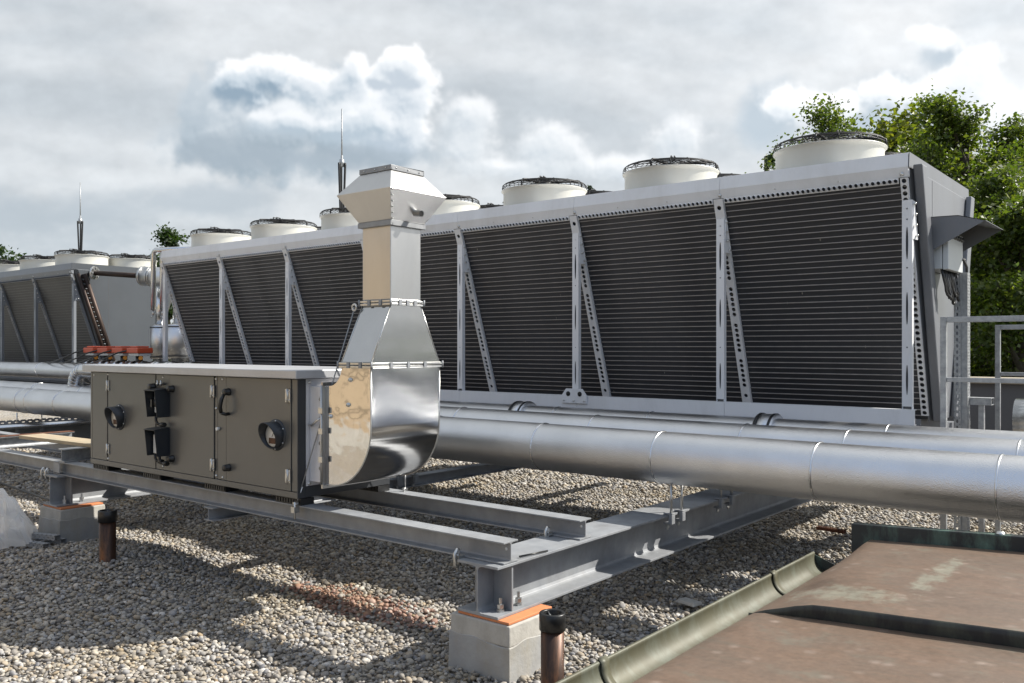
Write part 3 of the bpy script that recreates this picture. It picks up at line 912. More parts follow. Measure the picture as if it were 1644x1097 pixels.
    def end_wall(xa, xb, nm):
        mb = MB()
        A = vpoly(xa); B = vpoly(xb - (.035 if xb > xa else -.035)); Cc = vpoly(xb, .06, 3.05)
        mb.add(A + B, [(0, 1, 5, 4), (1, 2, 6, 5), (2, 3, 7, 6), (3, 0, 4, 7), (3, 2, 1, 0)])
        mb.add(B + Cc, [(0, 1, 5, 4), (1, 2, 6, 5), (2, 3, 7, 6), (3, 0, 4, 7), (4, 5, 6, 7)])
        o = mb.build(nm, grey, root, bevel=.003)
        # panel joint and far corner post
        mb = MB()
        sgn = 1 if xb > xa else -1
        yj = YC + .62
        mb.box(min(xb, xb + sgn * .0015), max(xb, xb + sgn * .0015), yj, yj + .006, 1.2, 3.04)
        mb.build('panel_joint', 'slate', o)
        return o
    if ends[1] == 'panel':
        end_wall(x1 + .012, x1 + .035, 'end_panel')
        for f, dep in ((lambda y: y, .105), (lambda y: 2 * ym - y, .085)):
            mb = MB(); z0, z1 = 1.10, 3.075
            mb.prism([(x1 + .0375, f(YC + .03), z1), (x1 + .0375, f(YC + .17), z1), (x1 + .0375, f(coil_y(z0) + .15), z0), (x1 + .0375, f(coil_y(z0)), z0)], (dep - .0375, 0, 0))
            mb.build('end_column', grey, root, bevel=.010)
        mb = MB(); xw = x1 + .0370; ya, yb2 = 7.30, 7.98
        t = .004
        xm, xf = x1 + .28, x1 + .46
        for y in (ya, yb2):
            mb.prism([(xw, y, 2.71), (xm, y, 2.705), (xf, y, 2.65), (xw, y, 2.42)], (0, t, 0))
        mb.add([(xw, ya - .002, 2.714), (xm, ya - .002, 2.709), (xf + .01, ya - .002, 2.654), (xw, yb2 + .006, 2.714), (xm, yb2 + .006, 2.709), (xf + .01, yb2 + .006, 2.654)], [(0, 1, 4, 3), (1, 2, 5, 4)])
        mb.add([(xw, ya - .002, 2.710), (xm, ya - .002, 2.705), (xf + .01, ya - .002, 2.650), (xw, yb2 + .006, 2.710), (xm, yb2 + .006, 2.705), (xf + .01, yb2 + .006, 2.650)], [(3, 4, 1, 0), (4, 5, 2, 1)])
        mb.add([(xf + .01, ya - .002, 2.654), (xf + .01, ya - .002, 2.650), (xf + .01, yb2 + .006, 2.650), (xf + .01, yb2 + .006, 2.654)], [(0, 1, 2, 3)])
        mb.build('rain_hood', grey, root, fix=False)
        cb = MB(); cb.box(xw, x1 + .155, 7.36, 7.86, 2.31, 2.60); cb.box(x1 + .158, x1 + .20, 7.36, 7.86, 2.305, 2.605)
        cbo = cb.build('control_box', 'box', root, bevel=.006)
        mb = MB()
        for q in range(6):
            mb.lathe([(0, .02), (.018, .02), (.018, 0)], (x1 + .20, 7.42 + q * .075, 2.57), 10, axis='X')
        for q in range(4):
            mb.tube([(x1 + .17, 7.52 + .07 * q, 2.60), (x1 + .17, 7.52 + .07 * q, 2.66)], .02, 10)
        mb.box(x1 + .16, x1 + .19, 7.862, 7.91, 2.42, 2.49)
        build_each(mb, 'cable_gland', 'black', cbo)
        mb = MB()
        rnd = random.Random(3)
        for q in range(6):
            y = 7.38 + q * .06; dy = rnd.uniform(.10, .24); dz = rnd.uniform(.16, .27)
            pts = []
            for i in range(13):
                a = i / 12
                pts.append((x1 + .15 + .03 * math.sin(a * PI) + rnd.uniform(-.006, .006), y + dy * a + .05 * math.sin(a * PI), 2.31 - dz * math.sin(a * PI) ** .8))
            mb.tube(pts, .011, 8)
        mb.build('cable_loop', 'black', root)
    if ends[1] == 'pipes':
        end_wall(x1 + .012, x1 + .05, 'end_panel')
    if ends[0] == 'pipes' :
        end_wall(x0 - .012, x0 - .05, 'end_panel')
    for e, xe, sg in ((ends[0], x0, -1), (ends[1], x1, 1)):
        if e != 'pipes': continue
        mb = MB()
        for q, (dy, r) in enumerate(((.06, .030), (.165, .045))):
            pts = [(xe + sg * .095, coil_y(z) + dy, z) for z in (2.98, 2.0, 1.02)]
            mb.tube(pts, r, 12)
        hp = mb.build('header_pipe', 'header', root)
        mb = MB()
        for q in range(46):
            z = 2.93 - q * .04
            y = coil_y(z) + .11
            mb.tube([(xe + sg * .06, y - .03, z), (xe + sg * .135, y, z - .01), (xe + sg * .06, y + .03, z - .02)], .008, 6, q % 2)
        mb.build('return_bend', ['header', 'galv'], hp)
    # fans
    fx = x1 - .5 * PITCH
    def fan(c):
        mb = MB()
        mb.lathe([(.440, 0), (.438, .02), (.437, .160), (.441, .180), (.450, .194), (.459, .200), (.459, .206), (.446, .203), (.430, .188), (.422, .15), (.422, .0)], c, 48)
        mb.lathe([(0, .03), (.415, .03)], c, 48, 1)
        f = mb.build('fan', ['shroud', 'blackgal'], root)
        mb = MB()
        def P(r, a, z): return (c[0] + r * math.cos(a), c[1] + r * math.sin(a), c[2] + (.206 + (z - .206) * .74 if z > .206 else z))
        def ring(r, z, w, n_=40):
            mb.tube([P(r, 2 * PI * i / n_, z) for i in range(n_ + 1)], w, 5, caps=False)
        for i, r in enumerate((.10, .145, .19, .235, .28, .325, .37, .41)):
            ring(r, .325 - .03 * (r / .41) ** 2, .003)
        ring(.445, .275, .0055); ring(.452, .245, .003); ring(.432, .292, .0035)
        for i in range(16):
            a = 2 * PI * i / 16 + .1
            mb.tube([P(.08, a, .335), P(.3, a, .322), P(.41, a, .305), P(.452, a, .27), P(.456, a, .21)], .0036 if i % 4 else .0095, 6)
        for i in range(4):
            a = PI / 2 * i + .1
            mb.tube([P(.02, a, .32), P(.25, a, .315), P(.43, a, .292)], .012, 6)
        a = -PI / 2 + .62
        mb.tube([P(.12, a, .335), P(.22, a + .1, .345), P(.30, a, .350), P(.30, a, .31)], .008, 6)
        mb.tube([P(.16, a - .2, .335), P(.26, a - .05, .342), P(.34, a - .1, .342), P(.34, a - .1, .30)], .008, 6)
        mb.lathe([(0, .300), (.085, .300), (.095, .28), (.095, .2), (0, .2)], c, 20)
        mb.build('fan_guard', 'blackwire', f)
        return f
    f0 = fan((fx, 7.48, 3.162))
    for k in range(n):
        for row in (0, 1):
            if k == 0 and row == 0: continue
            copy_part(f0, root, (-k * PITCH, row * .945, 0))
    return root

c1 = make_cooler('large white V shaped dry cooler behind the steel duct, a row of fans on top', -1.80, 7, True,
                 ('white', 'grey', 'coil', 'fin_tube'), ('pipes', 'panel'), 'dry coolers on the roof')
c2 = make_cooler('V shaped dry cooler at far left, shade painted into its grey front, copper pipe on its end', -15.40, 5, False,
                 ('fascia_shade', 'greyblue', 'coil_grey', 'fin_tube_grey'), ('panel2', 'pipes'), 'dry coolers on the roof')

# copper take-off pipe of the far cooler
t = thing('header_connection', 'horizontal copper pipe with round flange, leaving the grey cooler', 'pipe', (-15.2, 7.25, 3.0))
A_, B_, C_ = Vector((-15.2, 7.25, 3.0)), Vector((-14.37, 7.67, 2.93)), Vector((-13.5, 8.11, 2.86))
DV = (B_ - A_).normalized()
MB().tube([A_, B_], .045, 16).build('copper_pipe', 'header', t)
MB().tube([A_ + Vector((-.12, -.02, 0)), A_ - DV * .02], .042, 14).build('stub', 'header', t)
fl = MB().tube([A_ - DV * .02, A_ + DV * .02], .115, 24).build('flange', 'zinc', t)
sd_ = DV.cross(Vector((0, 0, 1))).normalized(); up_ = sd_.cross(DV)
mb = MB()
for i in range(8):
    a = i * PI / 4; p = A_ + sd_ * (.085 * math.cos(a)) + up_ * (.085 * math.sin(a)); mb.tube([p + DV * .021, p + DV * .036], .013, 8)
build_each(mb, 'flange_bolt', 'galv', fl)
MB().tube([B_, C_], .165, 24).build('insulation', 'jacket', t)
mb = MB()
for q in (.03, .17, .21): mb.tube([B_ + DV * (q - .01), B_ + DV * (q + .01)], .172, 24)
build_each(mb, 'band', 'zinc', t)

# vent pipes beside the white cooler's left end
for (x, y, lbl) in ((-12.86, 7.05, 'thin silver vent pipe bent over the cooler end, left of the two'), (-12.72, 7.12, 'thin silver vent pipe bent over the cooler end, half behind the upright')):
    t = thing('vent_pipe', lbl, 'pipe', (x, y, 2.3), 'vent pipes at the cooler end')
    pts = [(x, y, 2.28), (x, y, 3.13)] + [(x + .08 - .08 * math.cos(a), y, 3.13 + .08 * math.sin(a)) for a in (R(30), R(60), R(90))] + [(x + .75, y + .25, 3.21)]
    MB().tube(pts, .038, 14).build('jacket', 'jacket_s', t)
    mb = MB(); mb.tube([(x, y, 2.28), (x, y, 2.20)], .014, 8); mb.tube([(x - .03, y, 2.235), (x + .03, y, 2.235)], .012, 8); mb.tube([(x, y, 2.20), (x, y - .03, 2.17)], .009, 8)
    mb.build('drain_cock', 'zinc', t)

# tall jacketed risers between the coolers
for (x, y, r, z0, z1, lbl) in ((-14.35, 8.0, .17, 1.50, 2.07, 'silver jacketed cylinder between the coolers, the slim one on the left'), (-13.95, 8.15, .26, 1.52, 2.08, 'silver jacketed cylinder between the coolers, the wide one')):
    t = thing('riser', lbl, 'vessel', (x, y, 0), 'jacketed risers between the coolers')
    mb = MB(); mb.lathe([(0, z0), (r, z0), (r, z1), (r * .6, z1 + .03), (0, z1 + .03)], (x, y, 0), 28); mb.build('jacket', 'jacket', t)
    mb = MB()
    for z in (z0 + .03, z1 - .02): mb.lathe([(r + .001, z - .006), (r + .006, z - .006), (r + .006, z + .006), (r + .001, z + .006)], (x, y, 0), 28)
    build_each(mb, 'clip_band', 'black', t)
    mb = MB(); mb.tube([(x, y, 0), (x, y, z0)], r * .62, 20); mb.tube([(x, y, z1 + .02), (x, y, 2.75)], r * .5, 18); mb.build('pipe', 'jacket_s', t)

# ------------------------------------------------------------------ lightning rods
def rod(x, y, z0, zs, z1, lbl):
    t = thing('lightning_rod', lbl, 'lightning rod', (x, y, z0), 'lightning rods')
    MB().tube([(x, y, zs - .05), (x, y, (zs + z1) / 2), (x, y, z1)], [.011, .010, .008], 8).build('rod', 'galv_rail', t)
    for k in range(3):
        a = 2 * PI * k / 3 + .5
        pts = [(x + r * math.cos(a), y + r * math.sin(a), z) for r, z in ((.075, z0), (.028, z0 + (zs - z0) * .45), (.050, zs - .03), (.050, zs))]
        MB().tube(pts, .016, 8).build('brace', 'blackwire', t)
    mb = MB(); mb.lathe([(0, zs - .05), (.034, zs - .05), (.034, zs + .05), (.016, zs + .055), (.016, zs + .11), (0, zs + .11)], (x, y, 0), 12); mb.build('collar', 'galv_rail', t)
rod(-9.62, 8.09, 3.165, 4.31, 5.08, 'tall thin lightning rod beside the duct cowl, on the white cooler')
rod(-17.55, 8.09, 3.165, 4.21, 4.98, 'tall thin lightning rod at far left, on the grey cooler')

# ------------------------------------------------------------------ steel frame
def main_beam(x, y0, y1, z0, h, w, tw, tf, lbl, stiff=True):
    t = thing('support_beam', lbl, 'steel beam', (x, y0, z0), 'galvanised beams carrying the plant')
    mb = MB(); mb.ibeam((x, y0, z0), (x, y1, z0), h, w, tw, tf, .022 if h > .2 else .008)
    mb.build('beam', 'galv', t, bevel=.0015)
    if stiff:
        mb = MB()
        for s in (-1, 1):
            a = x + s * (tw / 2 + .001); b = x + s * (w / 2 - .012)
            mb.box(min(a, b), max(a, b), y0 + .13, y0 + .142, z0 + tf + .002, z0 + h - tf - .002)
        build_each(mb, 'stiffener', 'galv', t)
    return t
bm1 = main_beam(-3.0, 3.43, 9.6, .30, .27, .28, .009, .014, 'deep galvanised beam in front, its end on the near concrete block')
bm2 = main_beam(-8.02, 3.43, 9.6, .30, .27, .28, .009, .014, 'deep galvanised beam under the left end of the dark unit')
bm3 = main_beam(-13.15, 3.43, 9.6, .30, .27, .28, .009, .014, 'deep dark beam at far left under the silver pipes', False)
bm4 = main_beam(-5.53, 3.44, 9.6, .475, .095, .11, .006, .009, 'shallow galvanised beam running back under the steel duct', False)

def block(xc, y0, lbl):
    t = thing('concrete_block', lbl, 'concrete block', (xc, y0 + .2, 0), 'concrete footing blocks')
    rnd = random.Random(int(xc * 10))
    def ringz(z, e):
        w = .205 + e; y1 = y0 + .40 + e
        return [(xc - w, y0 - e, z), (xc + w, y0 - e, z), (xc + w, y1, z), (xc - w, y1, z)]
    mb = MB()
    a, b = ringz(.175, .0), ringz(.283, -.003)
    mb.hexa(a + b); mb.build('block', 'concrete', t, bevel=.008)
    mb = MB()
    N = 14
    # rough sealant coat on the lower part with an uneven upper edge
    pts = []
    for s in range(4):
        p, q = ringz(0, .0)[s], ringz(0, .0)[(s + 1) % 4]
        for i in range(N): pts.append((p[0] + (q[0] - p[0]) * i / N, p[1] + (q[1] - p[1]) * i / N))
    cx, cy = xc, y0 + .2
    lv = [(-.06, 1.032), (.02, 1.028), (.09, 1.022), (.15, 1.018), (.185, 1.015), (.19, .985)]
    vs = []
    for li, (z, sc) in enumerate(lv):
        for i, (px, py) in enumerate(pts):
            j = .010 * mnoise.noise((px * 9, py * 9, z * 12 + xc)) if 0 < li < 5 else 0
            dz = .022 * mnoise.noise((px * 8 + 5, py * 8, xc)) if li >= 3 else 0
            vs.append((cx + (px - cx) * (sc + j), cy + (py - cy) * (sc + j), z + dz))
    n4 = 4 * N
    fs = [(l * n4 + i, l * n4 + (i + 1) % n4, (l + 1) * n4 + (i + 1) % n4, (l + 1) * n4 + i) for l in range(len(lv) - 1) for i in range(n4)]
    mb.add(vs, fs); mb.build('sealant_coat', 'mortar', t)
    mb = MB(); mb.box(xc - .16, xc + .19, y0 + .015, y0 + .385, .2845, .2985); mb.build('bearing_pad', 'orange', t, bevel=.003)
    mb = MB()
    for bx, by in ((xc + .085, y0 + .10), (xc - .10, y0 + .16), (xc + .085, y0 + .25), (xc - .10, y0 + .3)):
        mb.lathe([(0, .385), (.009, .385), (.009, .352), (.019, .352), (.019, .332), (.012, .332), (.012, .326), (.022, .326), (.022, .3142)], (bx - .02, by, 0), 6, smooth=False)
    build_each(mb, 'anchor_bolt', 'zinc', t)
block(-2.98, 3.42, 'near concrete block with orange pad, beside the banded copper pipe')
block(-8.00, 3.42, 'far concrete block with orange pad, left of the dark unit by the plastic sheet')

def purlin(y, xa, xb, lbl):
    t = thing('cross_beam', lbl, 'steel beam', ((xa + xb) / 2, y, .572), 'cross beams on the support beams')
    mb = MB(); mb.ibeam((xa, y, .572), (xb, y, .572), .114, .12, .005, .008, .012)
    mb.build('beam', 'galv', t, bevel=.001)
    mb = MB()
    mb.lathe([(.0, -.0035), (.0085, -.0035), (.0085, .0035), (0, .0035)], (xb - .03, y, .642), 10, axis='Y')
    mb.build('bolt_hole', 'dial', t)
    return t
p1 = purlin(3.545, -14.2, -2.865, 'front cross beam along the gravel, carrying the dark unit')
p2 = purlin(4.27, -14.2, -2.885, 'rear cross beam ending behind the front one, under the duct')
mb = MB(); mb.box(-8.06, -7.94, 3.478, 3.484, .59, .675); mb.build('splice_plate', 'galv', p1)

def clamp(x, y, z, lbl, sy=-1):
    t = thing('beam_clamp', lbl, 'clamp', (x, y, z), 'beam clamps')
    mb = MB()
    mb.tube([(x, y + sy * .0, z + .045), (x, y + sy * .018, z + .052), (x, y + sy * .034, z + .03), (x, y + sy * .03, z - .03), (x, y + sy * .012, z - .04)], .010, 8)
    mb.box(x - .02, x + .02, y - .022, y + .022, z + .006, z + .020)
    mb.build('hook', 'zinc', t)
    mb = MB(); mb.tube([(x + .002, y + sy * .012, z - .07), (x + .002, y + sy * .012, z + .055)], .007, 8); mb.lathe([(0, .05), (.014, .05), (.014, .03), (0, .03)], (x, y + sy * .012, z), 6, smooth=False); mb.build('bolt', 'zinc', t)
clamp(-3.16, 3.465, .565, 'hook clamp below the end of the front cross beam')
clamp(-3.10, 4.195, .573, 'small hook clamp beside the rear cross beam end')
clamp(-8.19, 3.465, .565, 'left of two hook clamps above the far concrete block')
clamp(-8.11, 3.465, .565, 'right of two hook clamps above the far concrete block')

# stubs and plank lying on the front cross beam
def stub(x, y0, y1, lbl, rusty=False):
    t = thing('beam_stub', lbl, 'steel beam', (x, y0, .687), 'short offcuts of beam')
    mb = MB(); mb.ibeam((x, y0, .688), (x, y1, .688), .114, .12, .006, .008, .012)
    mb.build('beam', 'galv_rail', t, bevel=.001)
    if rusty:
        mb = MB(); mb.box(x - .063, x + .063, y0 - .05, y1, .8025, .807); mb.build('rusty_plate', 'rust', t)
stub(-7.93, 3.49, 4.3, 'short pale beam offcut on the front cross beam, under the board')
stub(-9.52, 3.47, 4.3, 'pale beam offcut with rusty top plate at the left edge', True)
mb = MB(); mb.hexa([(-9.15, 3.62, .8035), (-7.45, 3.72, .8035), (-7.46, 3.95, .8035), (-9.17, 3.86, .8035), (-9.15, 3.62, .835), (-7.45, 3.72, .835), (-7.46, 3.95, .835), (-9.17, 3.86, .835)])
tag(mb.build('board', 'wood', bevel=.003), 'weathered wooden board lying over a beam offcut, left of the dark unit', 'board')

# ------------------------------------------------------------------ big insulated pipes
def pipe(y, z, r, xa, xb, seams, lbl, group='long silver pipes', rings=()):
    t = thing('insulated_pipe', lbl, 'pipe', ((xa + xb) / 2, y, z), group)
    mb = MB(); N = 48
    seams = sorted(seams)
    cuts = [xa] + seams + [xb]
    for i in range(len(cuts) - 1):
        rr = r + (.0012 if i % 2 else 0)
        mb.tube([(cuts[i], y, z), (cuts[i + 1], y, z)], rr, N, caps=(i in (0, len(cuts) - 2)))
    mb.build('jacket', 'jacket', t)
    for s in seams:
        mb = MB(); mb.lathe([(r + .0005, -.010), (r + .0045, -.009), (r + .0065, -.005), (r + .0045, 0), (r + .0025, .002), (r + .0005, .003)], (s, y, z), N, axis='X')
        mb.build('seam_bead', 'jacket_s', t)
    for s in rings:
        mb = MB(); mb.lathe([(r + .001, -.075), (r + .035, -.075), (r + .035, .075), (r + .001, .075)], (s, y, z), N, 0, axis='X')
        mb.lathe([(r + .036, -.066), (r + .041, -.066), (r + .041, -.046), (r + .036, -.046)], (s, y, z), N, 1, axis='X')
        mb.lathe([(r + .036, .046), (r + .041, .046), (r + .041, .066), (r + .036, .066)], (s, y, z), N, 1, axis='X')
        mb.build('coupling_cover', ['jacket', 'black'], t)
pipe(5.31, .945, .176, -24, 4.5, [-19.2, -16.5, -14.3, -13.13, -12.82, -11.93, -10.4, -8.9, -7.4, -6.2, -5.07, -3.96, -2.947, -1.865, -.886, .3, 1.4, 2.6], 'front silver pipe, the thickest of the long row')
pipe(6.10, .965, .168, -22, 4.5, [-18, -14.6, -13.0, -11.5, -9.9, -8.3, -6.9, -5.5, -4.0, -2.685, -1.942, -.917, .4, 1.7, 3], 'middle silver pipe of the long row, between front pipe and coupled pipe')
pipe(6.70, .985, .150, -14, 4.5, [-10, -8.2, -6.6, -4.83, -3.82, -1.848, -.7, .5, 1.8], 'rear silver pipe of the long row, with black banded couplings', rings=(-5.26, -2.77))
pipe(6.50, 1.316, .127, -24, -10.2, [-19, -17.2, -15.45, -14.0], 'raised silver pipe at far left with valves on it', group='pipes at far left')

def elbow(pts_fn, r, lbl, seams=8):
    pass
t = thing('pipe_elbow', 'segmented silver elbow turning down into the middle pipe at far left', 'pipe', (-13.4, 6.1, 1.3), 'pipes at far left')
mb = MB(); pts = [(-11.2, 6.1, 1.36), (-13.12, 6.1, 1.36)]
for i in range(1, 7):
    a = R(15 * i); pts.append((-13.12 - .28 * math.sin(a), 6.1, 1.36 - .28 + .28 * math.cos(a)))
pts.append((-13.40, 6.1, .98))
mb.tube(pts, .105, 24); mb.build('jacket', 'jacket_s', t)
for i in range(7):
    a = R(15 * i); c = Vector((-13.12 - .28 * math.sin(a), 6.1, 1.08 + .28 * math.cos(a))); d = Vector((-math.cos(a), 0, -math.sin(a)))
    MB().tube([c - d * .006, c + d * .006], .1095, 24).build('seam_bead', 'jacket_s', t)

# flanged valves with orange-red actuators
vx = [(-13.6, 'leftmost'), (-13.15, 'second from left'), (-12.7, 'third from left'), (-12.25, 'rightmost')]
for i, (x, w) in enumerate(vx):
    t = thing('motor_valve', f'orange red valve actuator over the pipes behind the dark unit, {w} of four', 'valve', (x, 6.5, 1.32), 'valve actuators behind the dark unit')
    mb = MB(); mb.box(x - .15, x + .17, 6.38, 6.62, 1.615, 1.695); mb.box(x - .08, x + .10, 6.40, 6.60, 1.696, 1.72)
    a = mb.build('actuator', 'actred', t, bevel=.012)
    mb = MB(); mb.box(x - .13, x + .15, 6.40, 6.60, 1.575, 1.613); mb.build('gearbox', 'box', t, bevel=.008)
    mb = MB(); mb.tube([(x, 6.5, 1.44), (x, 6.5, 1.575)], .05, 14); mb.build('stem', 'black', t)
    mb = MB(); mb.tube([(x + .04, 6.5, 1.545), (x + .17, 6.43, 1.545)], [.024, .030], 10); mb.build('hand_lever', 'yellow', t)
    mb = MB()
    for s in (-.10, .10): mb.lathe([(.128, -.02), (.19, -.02), (.19, .02), (.128, .02)], (x + s, 6.5, 1.316), 28, axis='X')
    mb.build('flange', 'jacket_s', t)
    mb = MB(); mb.tube([(x - .14, 6.39, 1.655), (x - .25, 6.30, 1.62), (x - .55, 6.25, 1.53), (x - 1.1, 6.3, 1.45), (x - 1.7, 6.5, 1.452)], .011, 8); mb.build('cable', 'black', t)
for i, x in enumerate((-11.75, -11.4, -10.9)):
    t = thing('pipe_flange', f'silver jacketed flange on the raised pipe, {["left", "middle", "right"][i]} of the three right of the valves', 'flange', (x, 6.5, 1.316), 'jacketed flanges')
    mb = MB(); mb.lathe([(.128, -.09), (.185, -.09), (.185, .09), (.128, .09)], (x, 6.5, 1.316), 28, axis='X'); mb.build('cover', 'jacket_s', t)
    mb = MB()
    for s in (-.08, .08): mb.lathe([(.186, -.008), (.191, -.008), (.191, .008), (.186, .008)], (x + s, 6.5, 1.316), 28, axis='X')
    build_each(mb, 'band', 'black', t)

# support rods clamped on the beams
def srod(x, y, z0, z1, lbl):
    t = thing('pipe_support', lbl, 'pipe support', (x, y, z0), 'threaded rods under the pipes')
    MB().tube([(x + .012, y, z0 - .0), (x + .012, y, z1)], .009, 10).build('rod', 'zinc', t)
    mb = MB(); mb.box(x - .035, x + .030, y - .022, y + .022, z0 + .004, z0 + .014); mb.box(x + .004, x + .030, y - .022, y + .022, z0 - .06, z0 + .003); mb.box(x - .035, x + .003, y - .022, y + .022, z0 - .062, z0 - .050)
    mb.build('clamp', 'galv', t, bevel=.002)
    mb = MB(); mb.tube([(x - .015, y, z0 - .10), (x - .015, y, z0 - .0625)], .007, 8); mb.lathe([(0, -.075), (.013, -.075), (.013, -.088), (0, -.088)], (x - .015, y, z0), 6, smooth=False)
    mb.build('set_screw', 'zinc', t)
zt = .570
for x, y, z1, l in ((-2.86, 5.24, .79, 'threaded rod under the front pipe, nearer of the pair on the near beam'), (-2.86, 5.39, .79, 'threaded rod under the front pipe, farther of the pair on the near beam'),
                    (-2.86, 6.0, .82, 'threaded rod under the middle pipe, nearer of the pair on the near beam'), (-2.86, 6.18, .82, 'threaded rod under the middle pipe, farther of the pair on the near beam'),
                    (-5.475, 5.23, .79, 'short rod under the front pipe on the shallow beam, nearer one'), (-5.475, 5.42, .79, 'short rod under the front pipe on the shallow beam, farther one'),
                    (-5.475, 4.55, .66, 'clamp on the shallow beam just right of the duct bottom'),
                    (-13.01, 5.12, .79, 'left rod under the front pipe at far left'), (-13.01, 5.45, .79, 'middle rod under the front pipe at far left'), (-13.01, 6.9, .86, 'right rod by the dark unit at far left')):
    srod(x, y, zt, z1, l)

# perforated tray and small pipe along the far-left beam
mb = MB()
mb.plate((-13.0, 3.9, .62), (0, 1, 0), (0, 0, 1), [(.09, (.022, .008))] * 60, .07, .003, N=12)
mb.box(-13.3, -13.004, 3.9, 9.3, .615, .619)
o = mb.build('cable_tray', 'galv', fix=False); tag(o, 'perforated cable tray on the deep beam at far left', 'cable tray')
mb = MB(); mb.tube([(-12.93, 3.0, .60), (-12.93, 9.3, .60)], .035, 14)
tag(mb.build('thin_pipe', 'jacket_s'), 'thin silver pipe running beside the tray at far left', 'pipe')

